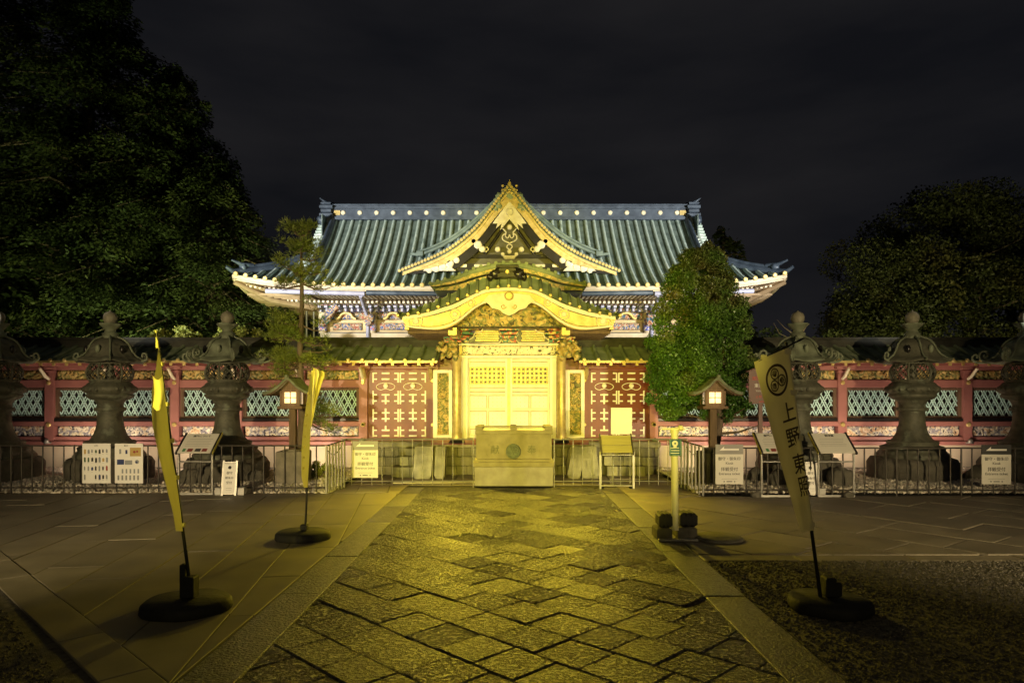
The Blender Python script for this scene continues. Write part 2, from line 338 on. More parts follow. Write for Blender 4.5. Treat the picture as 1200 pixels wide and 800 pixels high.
def text(body, x, y, z, size, m, parent, rx=90, align='CENTER', ext=.0015, sx=1., name='lettering', rz=0):
    cu = bpy.data.curves.new(name, 'FONT'); cu.body = body; cu.size = size; cu.align_x = align; cu.align_y = 'CENTER'
    cu.extrude = ext; cu.resolution_u = 3
    tmp = bpy.data.objects.new('tmp_text', cu); COL.objects.link(tmp); me = bpy.data.meshes.new_from_object(tmp.evaluated_get(bpy.context.evaluated_depsgraph_get())); bpy.data.objects.remove(tmp)
    me.materials.clear(); me.materials.append(m); o = bpy.data.objects.new(name, me); COL.objects.link(o); o.parent = parent
    off = Vector((0, 0, 0)); p = parent
    while p is not None: off += p.location; p = p.parent
    o.location = Vector((x, y, z)) - off; o.rotation_euler = (R(rx), 0, R(rz)); o.scale = (sx, 1, 1); return o
def nmesh(name, V, F, m, parent=None, smooth=False):   # numpy arrays
    off = Vector((0, 0, 0)); p = parent
    while p is not None: off += p.location; p = p.parent
    me = bpy.data.meshes.new(name); V = V - np.array(off); k = F.shape[1]
    me.vertices.add(len(V)); me.vertices.foreach_set('co', V.astype(np.float32).ravel())
    me.loops.add(F.size); me.loops.foreach_set('vertex_index', F.astype(np.int32).ravel())
    me.polygons.add(len(F)); me.polygons.foreach_set('loop_start', np.arange(0, F.size, k, dtype=np.int32)); me.update(calc_edges=True)
    if smooth: me.polygons.foreach_set('use_smooth', np.ones(len(F), bool))
    me.materials.append(m); o = bpy.data.objects.new(name, me); COL.objects.link(o); o.parent = parent; return o
def leaves(P, size, aspect=.55, D=None, droop=0):      # leaf quads at points P
    n = len(P); a = RNG.normal(size=(n, 3)) if D is None else D + RNG.normal(size=(n, 3)) * .45
    a[:, 2] -= droop; a /= np.linalg.norm(a, axis=1)[:, None]
    b = np.cross(a, RNG.normal(size=(n, 3))); b /= np.linalg.norm(b, axis=1)[:, None] + 1e-9
    L = size * RNG.uniform(.6, 1.3, (n, 1)); W = L * aspect
    V = np.stack([P - a * L * .5, P + b * W * .5, P + a * L * .5, P - b * W * .5], 1).reshape(-1, 3)
    return V, np.arange(n * 4).reshape(-1, 4)
def stones(P, r, name, m, parent=None):                # small pebbles: squashed octahedra
    n = len(P); base = np.array([[1, 0, 0], [0, 1, 0], [-1, 0, 0], [0, -1, 0], [0, 0, .7], [0, 0, -.7]])
    S = RNG.uniform(.6, 1.3, (n, 1, 3)) * (r * RNG.uniform(.6, 1.4, n))[:, None, None]; th = RNG.uniform(0, 2 * PI, n)
    B = base[None] * S + RNG.normal(size=(n, 6, 3)) * r * .12; c, s_ = np.cos(th)[:, None], np.sin(th)[:, None]
    X = B[..., 0] * c - B[..., 1] * s_; Y = B[..., 0] * s_ + B[..., 1] * c
    V = np.stack([X, Y, B[..., 2]], -1) + P[:, None]
    f = np.array([[0, 1, 4], [1, 2, 4], [2, 3, 4], [3, 0, 4], [1, 0, 5], [2, 1, 5], [3, 2, 5], [0, 3, 5]])
    F = (np.arange(n)[:, None, None] * 6 + f[None]).reshape(-1, 3)
    return nmesh(name, V.reshape(-1, 3), F, m, parent)
def cr(pts, n=8):        # Catmull-Rom through 2D points
    P = [pts[0]] + list(pts) + [pts[-1]]; o = []
    for i in range(1, len(P) - 2):
        for k in range(n):
            t = k / n; q = []
            for c in range(len(pts[0])):
                a, b, d, e = P[i - 1][c], P[i][c], P[i + 1][c], P[i + 2][c]
                q.append(.5 * (2 * b + (d - a) * t + (2 * a - 5 * b + 4 * d - e) * t * t + (3 * b - a - 3 * d + e) * t ** 3))
            o.append(tuple(q))
    o.append(tuple(pts[-1])); return o
# ------------------------------------------------------------------ ground
def clip(poly, a, b):     # keep left of a->b
    o = []; n = len(poly)
    def sd(p): return (b[0] - a[0]) * (p[1] - a[1]) - (b[1] - a[1]) * (p[0] - a[0])
    for i in range(n):
        p, q = poly[i], poly[(i + 1) % n]; sp, sq = sd(p), sd(q)
        if sp >= 0: o.append(p)
        if (sp > 0) != (sq > 0) and sp != sq: t = sp / (sp - sq); o.append((p[0] + (q[0] - p[0]) * t, p[1] + (q[1] - p[1]) * t))
    return o
def area(p): return .5 * sum(p[i][0] * p[(i + 1) % len(p)][1] - p[(i + 1) % len(p)][0] * p[i][1] for i in range(len(p)))
def inset(poly, g):
    o = list(poly); n = len(poly)
    for i in range(n):
        a, b = poly[i], poly[(i + 1) % n]; L = math.hypot(b[0] - a[0], b[1] - a[1])
        if L < 1e-6: continue
        nx, ny = -(b[1] - a[1]) / L * g, (b[0] - a[0]) / L * g
        o = clip(o, (a[0] + nx, a[1] + ny), (b[0] + nx, b[1] + ny))
        if len(o) < 3: return []
    return o
def dedupe(p):
    o = [q for i, q in enumerate(p) if math.hypot(q[0] - p[i - 1][0], q[1] - p[i - 1][1]) > 1e-4]; return o
def slab(mb, poly, zt=0, jit=.004, tilt=.004, gap=.006, ch=.008):
    p0 = dedupe(inset(poly, gap * random.uniform(.7, 1.5)))
    if len(p0) < 3 or area(p0) < .002: return
    p1 = dedupe(inset(p0, ch))
    if len(p1) < 3: return
    cx = sum(p[0] for p in p0) / len(p0); cy = sum(p[1] for p in p0) / len(p0)
    tx, ty = random.gauss(0, tilt), random.gauss(0, tilt); z = zt + random.gauss(0, jit)
    def h(p, dz): return (p[0], p[1], z + dz + tx * (p[0] - cx) + ty * (p[1] - cy))
    A = [h(p, -.05) for p in p0]; B = [h(p, -ch * .7) for p in p0]; C = [h(p, 0) for p in p1]; n = len(p0)
    base = A + B; F = [(i, (i + 1) % n, n + (i + 1) % n, n + i) for i in range(n)]
    if len(p1) == n:
        F += [(n + i, n + (i + 1) % n, 2 * n + (i + 1) % n, 2 * n + i) for i in range(n)] + [tuple(range(2 * n, 3 * n))]; base = A + B + C
    else: F.append(tuple(range(n, 2 * n)))
    mb.add(base, F)
def pave(mb, region, ang, wu, lv, jit=.004, tilt=.004, gap=.006, wvar=.15, lvar=.25, seed=1, stag=True, ch=.008):
    rnd = random.Random(seed); ca, sa = math.cos(ang), math.sin(ang)
    cx = sum(p[0] for p in region) / len(region); cy = sum(p[1] for p in region) / len(region); Rm = max(math.hypot(p[0] - cx, p[1] - cy) for p in region) + 1
    u = -Rm
    while u < Rm:
        wd = wu * rnd.uniform(1 - wvar, 1 + wvar); v = -Rm - (rnd.uniform(0, lv) if stag else rnd.uniform(-.035, .035))
        while v < Rm:
            L = lv * rnd.uniform(1 - lvar, 1 + lvar)
            p = [(u, v), (u + wd, v), (u + wd, v + L), (u, v + L)]; p = [(cx + x * ca - y * sa, cy + x * sa + y * ca) for x, y in p]
            for i in range(len(region)):
                p = clip(p, region[i], region[(i + 1) % len(region)])
                if len(p) < 3: break
            if len(p) >= 3: slab(mb, p, 0, jit, tilt, gap, ch)
            v += L
        u += wd
def st(o): o['kind'] = 'structure'; return o
g = MB(); g.add([(-400, -60, -.045), (400, -60, -.045), (400, 700, -.045), (-400, 700, -.045)], [(0, 1, 2, 3)]); g.add([(-9, 3.6, -.009), (-1.9, 3.6, -.009), (-1.9, 12.6, -.009), (-10, 12.6, -.009)], [(0, 1, 2, 3)]) if False else None; g.add([(-1.9, 3.9, -.013), (-1.9, 11.5, -.013), (-9.7, 11.5, -.013)], [(0, 1, 2)]); g.add([(1.9, 7.0, -.022), (14, 7.0, -.022), (14, 11.15, -.022), (1.9, 11.15, -.022)], [(0, 1, 2, 3)]); g.add([(-1.9, 2, -.018), (1.9, 2, -.018), (1.9, 12.6, -.018), (-1.9, 12.6, -.018)], [(0, 1, 2, 3)]); st(g.build('ground', SOIL))
p = MB(); pave(p, [(-1.56, 2.2), (1.56, 2.2), (1.56, 12.1), (-1.56, 12.1)], R(45), .36, .375, .003, .009, .0025, .16, .16, 3, False, .009); st(p.build('stone_path', PATHM))
k = MB()
for sx in (-1, 1):
    a, b = sorted((sx * 1.560, sx * 1.89)); y = 2.2 + random.uniform(0, .4)
    while y < 12:
        L = random.uniform(1.3, 1.9); slab(k, [(a, y), (b, y), (b, min(y + L, 12.2)), (a, min(y + L, 12.2))], .000, .002, .002, .002, .004); y += L
st(k.build('kerb', KERB)); k = MB()
A_, B_ = (-9.87, 11.5), (-1.9, 3.81); dx, dy = (B_[0] - A_[0]), (B_[1] - A_[1]); LL = math.hypot(dx, dy); ux, uy = dx / LL, dy / LL; nx_, ny_ = uy, -ux
t = 0
while t < LL:
    L = random.uniform(.8, 1.2); q = []
    for (s_, m_) in ((t, 0), (t, .28), (min(t + L, LL), .28), (min(t + L, LL), 0)): q.append((A_[0] + ux * s_ + nx_ * m_, A_[1] + uy * s_ + ny_ * m_))
    if area(q) < 0: q = q[::-1]
    slab(k, q, .004, .003, .002, .004, .006); t += L
st(k.build('kerb', SLABM)); k = MB()
x = 1.9
while x < 14:
    L = random.uniform(.9, 1.5); slab(k, [(x, 6.74), (x + L, 6.74), (x + L, 6.98), (x, 6.98)], -.006, .003, .002, .004, .006); x += L
st(k.build('kerb', SLABR))
s1 = MB()
pave(s1, [(-1.9, 3.81), (-1.9, 11.5), (-9.87, 11.5)], R(8), .52, 1.5, .002, .002, .004, .04, .3, 5, True, .004)
pave(s1, [(-3.07, 11.5), (-1.9, 11.5), (-1.9, 12.6), (-3.07, 12.6)], R(8), .52, 1.4, .002, .002, .004, .04, .3, 6, True, .004)
st(s1.build('plaza_paving', SLABM))
s2 = MB()
pave(s2, [(1.9, 7.0), (14, 7.0), (14, 11.15), (1.9, 11.15)], R(38), .66, .95, .004, .005, .006, .2, .3, 8, True, .007)
pave(s2, [(1.9, 11.15), (3.1, 11.15), (3.1, 12.6), (1.9, 12.6)], R(38), .66, .95, .004, .005, .006, .2, .3, 9, True, .007)
pave(s2, [(-3.1, 12.62), (3.1, 12.62), (3.1, 14.3), (-3.1, 14.3)], 0, .6, .5, .005, .005, .006, .2, .3, 10, True, .007)
st(s2.build('plaza_paving', SLABR))
gm = MB(); gm.add([(1.9, 0, -.02), (14, 0, -.02), (14, 6.74, -.02), (1.9, 6.74, -.02)], [(0, 1, 2, 3)]); gm.add([(-14, 0, -.02), (-1.9, 0, -.02), (-1.9, 3.5, -.02), (-9.9, 11.2, -.02), (-14, 11.2, -.02)], [(0, 1, 2, 3, 4)])
gm.v = [(a, b, -.010) for a, b, c in gm.v]
st(gm.build('gravel_ground', GRAV))
n = 42000; X = RNG.uniform(1.9, 7.5, n); Y = RNG.uniform(2.6, 6.74, n); P1 = np.stack([X, Y, RNG.uniform(-.013, -.004, n)], 1)
n = 16000; Y = RNG.uniform(2.4, 7.3, n); X = -1.95 - (Y - 3.5).clip(-1) * 1.0 - RNG.uniform(.22, 2.6, n); P2 = np.stack([X, Y, RNG.uniform(-.013, -.004, n)], 1)
P2 = P2[(P2[:, 0] < -1.95) & (P2[:, 0] + P2[:, 1] * 1.036 < 1.60)]
tag(stones(np.concatenate([P1, P2]), .011, 'gravel', GRAV), 'fine dark gravel beside the stone path', 'gravel', kind='stuff')
n = 30000; X = RNG.uniform(3.05, 11.5, n) * RNG.choice([-1, 1], n); Y = RNG.uniform(11.45, 14.75, n) 
H = np.array([.03 + .10 * (.5 + noise.noise(Vector((a * .9, b * .9, 3)))) for a, b in zip(X, Y)]) * np.clip((Y - 11.3) / .8, 0, 1)
tag(stones(np.stack([X, Y, H], 1), .034, 'pebbles', PEB), 'pale loose pebbles behind the railings', 'pebbles', kind='stuff')
pb = MB(); N = 60
for sx in (-1, 1):
    V = []; F = []
    for j in range(13):
        for i in range(N + 1):
            x = 3.05 + (12 - 3.05) * i / N; y = 11.45 + 3.3 * j / 12
            V.append((sx * x, y, (.03 + .10 * (.5 + noise.noise(Vector((sx * x * .9, y * .9, 3))))) * min(1, max(0, (y - 11.3) / .8)) - .012))
    for j in range(12):
        for i in range(N): a = j * (N + 1) + i; F.append((a, a + 1, a + N + 2, a + N + 1))
    pb.add(V, F, True)
st(pb.build('pebble_bed', PLINTH))
# ------------------------------------------------------------------ main hall
CX = -.07; YE = 20.3; YR = 24.; W = 8.25; G = 6.6; ZE = 4.92
def f(t): return .5 * t + .08 * t * t
def lift(x): return .36 * max(0, (abs(x) - 3.6) / 4.65) ** 2.6
def zr(x, t): return ZE + f(t) + lift(x) * max(0, 1 - t / 2.2)
hall = thing('shrine_hall', 'long shrine hall with curved verdigris copper roof behind the gilded gate', 'shrine hall', (CX, 22, 0))
rb = MB(); rr_ = MB(); xs = [-W + .15 * i for i in range(int(2 * W / .15) + 1)]
def slope(front):
    V = []; F = []; nt_ = 14
    for x in xs:
        tm = 3.7 if abs(x) <= G else max(0.01, W - abs(x))
        for j in range(nt_ + 1):
            t = tm * j / nt_; V.append((CX + x, YE + t if front else 2 * YR - YE - t, zr(x, t)))
    for i in range(len(xs) - 1):
        if (abs(xs[i]) <= G) != (abs(xs[i + 1]) <= G): continue
        for j in range(nt_): a = i * (nt_ + 1) + j; F.append((a, a + nt_ + 1, a + nt_ + 2, a + 1))
    rb.add(V, F, True)
slope(True); slope(False)
for sx in (-1, 1):       # side slopes and gable walls
    V = []; F = []; ny = 40
    for i in range(ny + 1):
        y = YE + (2 * (YR - YE)) * i / ny; e = min(i, ny - i) * 2 * (YR - YE) / ny; tm = min(1.75, e + .001)
        for j in range(8):
            v = tm * j / 7; yl = .36 * max(0, (abs(y - YR) - 1.2) / 2.5) ** 2.6 * max(0, 1 - v / 2.2)
            V.append((CX + sx * (W - v), y, ZE + f(v) + yl))
    for i in range(ny):
        for j in range(7): a = i * 8 + j; F.append((a, a + 8, a + 9, a + 1))
    rb.add(V, F, True)
    rb.prism([(0, 0)] * 0 or [(CX + sx * (G - .25), ZE + 1.), (CX + sx * (G - .22), ZE + 1.), (CX + sx * (G - .22), ZE + 2.9), (CX + sx * (G - .25), ZE + 2.9)], YR - .9, YR + .9)
    # filler strip between slope columns next to the gable step
    rb.add([(CX + sx * 6.75, YE, zr(6.75, 0)), (CX + sx * 6.60, YE, zr(6.6, 0)), (CX + sx * 6.60, YE + 1.55, zr(6.6, 1.55)), (CX + sx * 6.75, YE + 1.5, zr(6.75, 1.5))], [(0, 1, 2, 3)])
x = -W + .12
while x < W:
    tm = 3.7 if abs(x) < G - .3 else (min(1.65, W - abs(x)) if abs(x) > G - .05 else 3.7)
    if tm > .15:
        rr_.tube([(CX + x, YE - .03 + (tm + .03) * j / 10, zr(x, tm * j / 10) + .03) for j in range(11)], .058, 8)
    x += .291
for sx in (-1, 1):
    y = YE + .3
    while y < 27.5:
        e = min(y - YE, 27.7 - y); tm = min(1.6, e)
        rr_.tube([(CX + sx * (W - tm * j / 5 + .03), y, ZE + f(tm * j / 5) + .03 + .36 * max(0, (abs(y - YR) - 1.2) / 2.5) ** 2.6 * max(0, 1 - tm * j / 5 / 2.2)) for j in range(6)], .06, 6); y += .29
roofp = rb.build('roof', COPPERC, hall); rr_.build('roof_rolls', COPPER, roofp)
# eave tile ends, eave board
eb = MB(); x = -W + .12
while x < W:
    eb.disc(CX + x, YE - .05, zr(x, 0) + .03, .07, .03, 10); x += .291
eb.build('tile_end', GOLD, hall)
eb = MB()
for (z0, z1, y0, y1) in ((-.115, -.005, .0, .10), (-.16, -.118, .05, .16)):
    eb.strip([(CX + x, ZE + lift(x) + z1) for x in xs], [(CX + x, ZE + lift(x) + z0) for x in xs], YE + y0, YE + y1)
for sx in (-1, 1):
    V = []
    for i in range(41):
        y = YE + 7.4 * i / 40; z = ZE + .36 * max(0, (abs(y - YR) - 1.2) / 2.5) ** 2.6
        V += [(CX + sx * W, y, z - .01), (CX + sx * W, y, z - .15), (CX + sx * (W - .1), y, z - .01), (CX + sx * (W - .1), y, z - .15)]
    F = []
    for i in range(40):
        a = 4 * i; F += [(a, a + 1, a + 5, a + 4), (a + 2, a + 6, a + 7, a + 3), (a + 1, a + 3, a + 7, a + 5)]
    eb.add(V, F)
eb.build('eave_board', CREAM, hall)
# soffit
sf = MB(); V = []; F = []
for i, x in enumerate(xs):
    V += [(CX + x, YE + .12, ZE - .14 + lift(x)), (CX + x, YE + 1.1, ZE - .2 + lift(x) * .4), (CX + x, YE + 2.1, ZE - .2)]
for i in range(len(xs) - 1):
    for j in range(2): a = 3 * i + j; F.append((a, a + 1, a + 4, a + 3))
sf.add(V, F)
for sx in (-1, 1):
    V = []; F = []
    for i in range(21):
        y = YE + .1 + 7.2 * i / 20; l = .36 * max(0, (abs(y - YR) - 1.2) / 2.5) ** 2.6
        V += [(CX + sx * (W - .1), y, ZE - .13 + l), (CX + sx * (W - 1.1), y, ZE - .22 + l * .4), (CX + sx * 6.05, y, ZE - .25)]
    for i in range(20):
        for j in range(2): a = 3 * i + j; F.append((a, a + 1, a + 4, a + 3))
    sf.add(V, F)
sf.build('soffit', OCHRE, hall)
rf = MB(); x = -W + .3
while x < W - .25:
    l = lift(x)
    rf.box(CX + x - .032, CX + x + .032, YE + .28, YE + 1.2, ZE - .235 + l * .9, ZE - .165 + l * .9)
    if abs(x) < 7: rf.box(CX + x - .032, CX + x + .032, YE + 1.1, YE + 2.1, ZE - .36 + l * .4, ZE - .29 + l * .4)
    x += .14
rf.build('rafters', HALLW, hall)
for sx in (-1, 1):
    sr = MB(); y = YE + .5
    while y < 27.4:
        l = .36 * max(0, (abs(y - YR) - 1.2) / 2.5) ** 2.6
        sr.box(CX + sx * (W - 1.15) - .9, CX + sx * (W - 1.15) + .9, y, y + .06, ZE - .30 + l * .5, ZE - .235 + l * .5); y += .16
    sr.tube([(CX + sx * 6.2, 22.2, ZE - .42), (CX + sx * 7.4, 21.1, ZE - .28), (CX + sx * (W - .02), YE + .1, ZE + .14)], [.1, .1, .08], 6)
    sr.build('side_rafters', OCHRE, hall)
# hip ridges with upturned ends
for sx in (-1, 1):
    h = MB(); P = []
    for j in range(9):
        v = 1.7 * j / 8; P.append((CX + sx * (W - v + .0), YE + v, ZE + f(v) + lift(W - v) * max(0, 1 - v / 2.2) + .09))
    P = [(CX + sx * (W + .12), YE - .14, P[0][2] + .10)] + P
    h.tube(P, [.05, .075] + [.10] * 8, 8); h.tube([(a, b, c + .13) for a, b, c in P[2:]], .055, 8)
    q = P[1]; h.ball((q[0] - sx * .25, q[1] + .25, q[2] + .16), .12, rough=.5)
    h.tube([(CX + sx * (W - .45), YE + .45, zr(W - .45, .3) + .3), (CX + sx * (W - .2), YE + .15, zr(W, 0) + .32), (CX + sx * (W + .02), YE, zr(W, 0) + .42)], [.07, .06, .03], 7)
    h.build('hip_ridge', BLUEC, hall)
    v = MB()      # descending ridge along the verge and stepped verge tiles
    v.tube([(CX + sx * (G - .42), YE + t, zr(G - .42, t) + .14) for t in [1.15 + .25 * i for i in range(11)]], .12, 8)
    v.tube([(CX + sx * (G - .42), YE + t, zr(G - .42, t) + .28) for t in [1.2 + .25 * i for i in range(11)]], .055, 8)
    v.build('descending_ridge', BLUEC, hall)
    v = MB(); t = 1.3
    while t < 3.7:
        z = zr(G, t) + .03; v.tube([(CX + sx * (G - .34), YE + t, z + .02), (CX + sx * (G + .06), YE + t, z - .01)], .055, 7); t += .13
    v.build('verge_tiles', COPPER, hall)
    b = MB(); pts = [1.2 + .25 * i for i in range(11)]
    for yy in (0, 1):
        for i in range(10):
            t0, t1 = pts[i], pts[i + 1]; ys = (YE + t0, YE + t1) if not yy else (2 * YR - YE - t0, 2 * YR - YE - t1)
            z0, z1 = zr(G, t0) - .03, zr(G, t1) - .03
            b.add([(CX + sx * G, ys[0], z0), (CX + sx * G, ys[1], z1), (CX + sx * G, ys[1], z1 - .3), (CX + sx * G, ys[0], z0 - .3),
                   (CX + sx * (G - .08), ys[0], z0), (CX + sx * (G - .08), ys[1], z1), (CX + sx * (G - .08), ys[1], z1 - .3), (CX + sx * (G - .08), ys[0], z0 - .3)],
                  [(0, 1, 2, 3), (7, 6, 5, 4), (0, 4, 5, 1), (3, 2, 6, 7)])
    b.build('bargeboard', BLACK, hall)
# main ridge
r_ = MB(); HR = 6.18
for (z0, z1, yy) in ((7.80, 7.90, .26), (7.90, 8.19, .17), (8.19, 8.24, .24), (8.24, 8.29, .18), (8.29, 8.33, .26)): r_.box(CX - HR, CX + HR, YR - yy, YR + yy, z0, z1)
r_.tube([(CX - HR, YR, 8.35), (CX + HR, YR, 8.35)], .07, 8)
rid = r_.build('ridge', BLUEC, hall)
for i in range(-10, 11):
    if abs(i) < 2: continue
    c = MB(); c.disc(CX + i * .582, YR - .20, 8.05, .080, .04, 14); c.build('crest', GOLDP, rid)
for sx in (-1, 1):
    c = MB(); c.box(*sorted((CX + sx * 5.92, CX + sx * 6.14)), YR - .2, YR - .17, 7.97, 8.13); c.build('end_fitting', GOLD, rid)
    e = MB(); a, b = sorted((CX + sx * 6.2, CX + sx * 6.55))
    for k, (z0, z1, gx) in enumerate(((7.62, 7.86, .02), (7.88, 8.0, .05), (8.02, 8.14, 0), (8.16, 8.28, .05), (8.3, 8.38, .0))): e.box(a - gx, b + gx, YR - .38, YR + .3, z0, z1, .02)
    e.tube([(CX + sx * 6.2, YR, 8.38), (CX + sx * 6.45, YR, 8.44), (CX + sx * 6.68, YR - .05, 8.60)], [.08, .06, .02], 8)
    e.ball((CX + sx * 6.5, YR - .35, 7.75), .17, rough=.4); e.build('ridge_end', BLUEC, hall)
# triangular dormer gable
def half(pts, d, cx, inv=False):
    P = cr(pts, 6); hx = np.array([q[0] for q in P]); hy = np.array([q[1] for q in P]); N = 40; X = np.linspace(0, hx[-1], N + 1); Yp = np.interp(X, hx, hy)
    Rr = [(x * d / 800 + cx, 1.6 + (466 - y) / 800 * d) for x, y in zip(X, Yp)]; return [(2 * cx - x, z) for x, z in Rr[::-1]][:-1] + Rr
DG = 20.75; cg = -.075
outer = [(0, 222), (19, 245), (39, 270), (63, 290.5), (88, 304.5), (125, 319)]
inner = [(0, 236), (17, 256), (36, 280), (58, 299), (80, 311), (125, 320.5)]
inner2 = [(0, 250), (15, 268), (33, 290), (52, 307), (66, 315), (118, 321.5)]
tt = [(0, 217), (19, 241), (39, 266), (63, 286.5), (88, 300.5), (128, 317)]
gr_ = MB(); gr_.strip(half(tt, DG, cg), half(outer, DG, cg), DG - .12, 24., True)
T = half(tt, DG, cg)
def along(P, step):
    o = []; acc = 0
    for i in range(len(P) - 1):
        a = Vector((P[i][0], 0, P[i][1])); b = Vector((P[i + 1][0], 0, P[i + 1][1])); L = (b - a).length; t = (step - acc) if acc else 0
        while t < L: o.append((a.lerp(b, t / L), (b - a).normalized())); t += step
        acc = (L - (t - step)) % step
    return o
for q, d_ in along(T, .105): gr_.tube([(q.x, DG - .14, q.z + .01), (q.x, DG + .35, q.z + .03)], .045, 6)
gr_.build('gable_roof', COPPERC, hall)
gg = MB()
for q, d_ in along(T, .105): gg.disc(q.x, DG - .16, q.z - .03, .05, .02, 8)
gg.build('tile_end', GOLD, hall)
vr = MB()
for sx in (-1, 1):
    P = [(cg + sx * (at(600 + a, 0, DG).x), DG + .2, at(600, b, DG).z) for a, b in cr([(14, 233), (36, 254), (58, 272.5), (82, 287), (106, 297)], 5)]
    vr.tube(P, .055, 8); vr.tube([(a, b + .0, c + .1) for a, b, c in P], .04, 6)
    e = P[-1]; vr.box(e[0] - .1, e[0] + .1, e[1] - .1, e[1] + .1, e[2] - .05, e[2] + .12, .02); vr.tube([e, (e[0] + sx * .28, e[1] - .05, e[2] + .03)], [.06, .045], 7)
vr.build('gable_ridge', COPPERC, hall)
go = MB(); go.strip(half(outer, DG, cg), half(inner, DG, cg), DG - .05, DG + .08); 
go.strip([(x, z - .05) for x, z in half(outer, DG, cg)], [(x, z - .11) for x, z in half(outer, DG, cg)], DG - .09, DG - .05)
go.build('bargeboard', GOLD, hall)
gi = MB(); gi.strip(half(inner, DG, cg), half(inner2, DG, cg), DG + .0, DG + .09); gi.build('inner_bargeboard', BLACK, hall)
gf = MB()     # gilt fittings on the inner board
def P2(dx, py, d=DG): return (cg + dx * d / 800, 1.6 + (466 - py) / 800 * d)
gf.prism([P2(0, 235), P2(-20, 262), P2(-14, 262), P2(-16, 268), P2(-9, 262), P2(-11, 270), P2(0, 257), P2(11, 270), P2(9, 262), P2(16, 268), P2(14, 262), P2(20, 262)][::-1], DG - .02, DG + .02)
for sx in (-1, 1):
    for (dx, py, r) in ((37, 287, .13), (42, 283, .10), (32, 292, .10), (62, 305, .1), (70, 309, .13), (78, 313, .12), (86, 315, .11), (94, 317, .09)):
        x, z = P2(sx * dx, py); gf.disc(x, DG - .03, z, r * 1., .04, 7)
    x, z = P2(sx * 82, 314); gf.prism([(x - .5, z - .09), (x + .5, z - .09), (x + .35, z + .02), (x - .35, z + .05)], DG - .03, DG + .02)
gf.disc(*(lambda q: (q[0], DG - .06, q[1]))(P2(0, 249)), .12, .05); gf.build('gilt_fitting', GOLDP, hall)
gp = MB(); L = half([(0, 243), (36, 286), (62, 312), (72, 316)], DG, cg); gp.prism(L[::-1] + [], DG + .42, DG + .5); gp.build('gable_panel', mat('olive_gable_board', [(.06, .055, .022), (.13, .12, .05)], .6, 0, 6, .4, 20), hall)
gb = MB(); 
a = P2(-74, 317); b = P2(74, 308); gb.box(a[0], b[0], DG + .12, DG + .4, a[1], b[1]); 
a = P2(-52, 300); b = P2(52, 296); gb.box(a[0], b[0], DG + .26, DG + .4, a[1], b[1])
for sx in (-1, 1): gb.tube([(P2(sx * 9, 262)[0], DG + .33, P2(0, 266)[1]), (P2(sx * 30, 292)[0], DG + .33, P2(0, 296)[1])], .05, 6)
gb.build('gable_beam', BLACK, hall)
ge = MB()
for (dx, py, r) in ((0, 264, .085), (-14, 290.5, .085), (14, 290.5, .085), (0, 293, .07), (-8, 296, .06), (8, 296, .06)):
    x, z = P2(dx, py); ge.disc(x, DG + .2, z, r, .05, 12)
for sx in (-1, 1):    # heart-shaped hanging ornament, scrolls, beam ends
    ge.tube([(P2(sx * a, b)[0], DG + .2, P2(0, b)[1]) for a, b in cr([(8, 266), (4, 271), (8, 274), (8, 279), (3, 282), (0, 283)], 4)], .022, 6)
    ge.tube([(P2(sx * a, b)[0], DG + .2, P2(0, b)[1]) for a, b in cr([(0, 273), (2, 277), (5, 275), (4, 272)], 4)], .02, 6)
    ge.tube([(P2(sx * a, b)[0], DG + .2, P2(0, b)[1]) for a, b in cr([(34, 291), (29, 293), (25, 291), (27, 288), (30, 290), (27, 294)], 4)], .024, 6)
    for dx in (34, 58):
        x, z = P2(sx * dx, 310.5 if dx == 34 else 310.5); ge.box(x - .2, x + .2, DG + .08, DG + .12, z - .05, z + .05, .02)
for k in range(3):
    w_ = (8, 7, 6)[k]; a = P2(-w_, 299 + k * 1.6); b = P2(w_, 298.2 + k * 1.6); ge.box(a[0], b[0], DG + .14 - k * .02, DG + .3, a[1], b[1])
ge.tube([(P2(a, b)[0], DG + .2, P2(0, b)[1]) for a, b in cr([(0, 291), (-3, 288), (-2, 285), (2, 285), (3, 288), (0, 291)], 4)], .02, 6)
ge.build('gable_ornament', GOLDP, hall)
ap = MB()
for sx in (-1, 1):
    for (dx, py, r) in ((12, 231, .12), (14, 236, .13), (13, 242, .12), (17, 245, .1)):
        x, z = P2(sx * dx, py); ap.ball((x, DG - .0, z), r, rough=.5, seed=dx)
ap.ball((*P2(0, 229)[:1], DG + .1, P2(0, 229)[1]), .2, rough=.3); ap.build('apex_carving', COPPERG, hall)
ap = MB()
for (dx, py, r) in ((0, 216, .055), (-8, 219, .048), (8, 219, .048), (-8.5, 224, .035), (8.5, 224, .035), (0, 226, .05)):
    x, z = P2(dx, py); ap.ball((x, DG - .1, z), r)
for py, w_ in ((221.5, 9), (224, 8), (226.5, 7)):
    z = P2(0, py)[1]; x0 = P2(-w_, py)[0]; x1 = P2(w_, py)[0]; ap.tube([(x0, DG - .08, z - .05), ((x0 + x1) / 2, DG - .1, z + .02), (x1, DG - .08, z - .05)], .022, 6)
ap.tube([(P2(0, 0)[0], DG - .1, P2(0, 212)[1]), (P2(0, 0)[0], DG - .1, P2(0, 218)[1])], .015, 6)
ap.build('apex_finial', GOLD, hall)
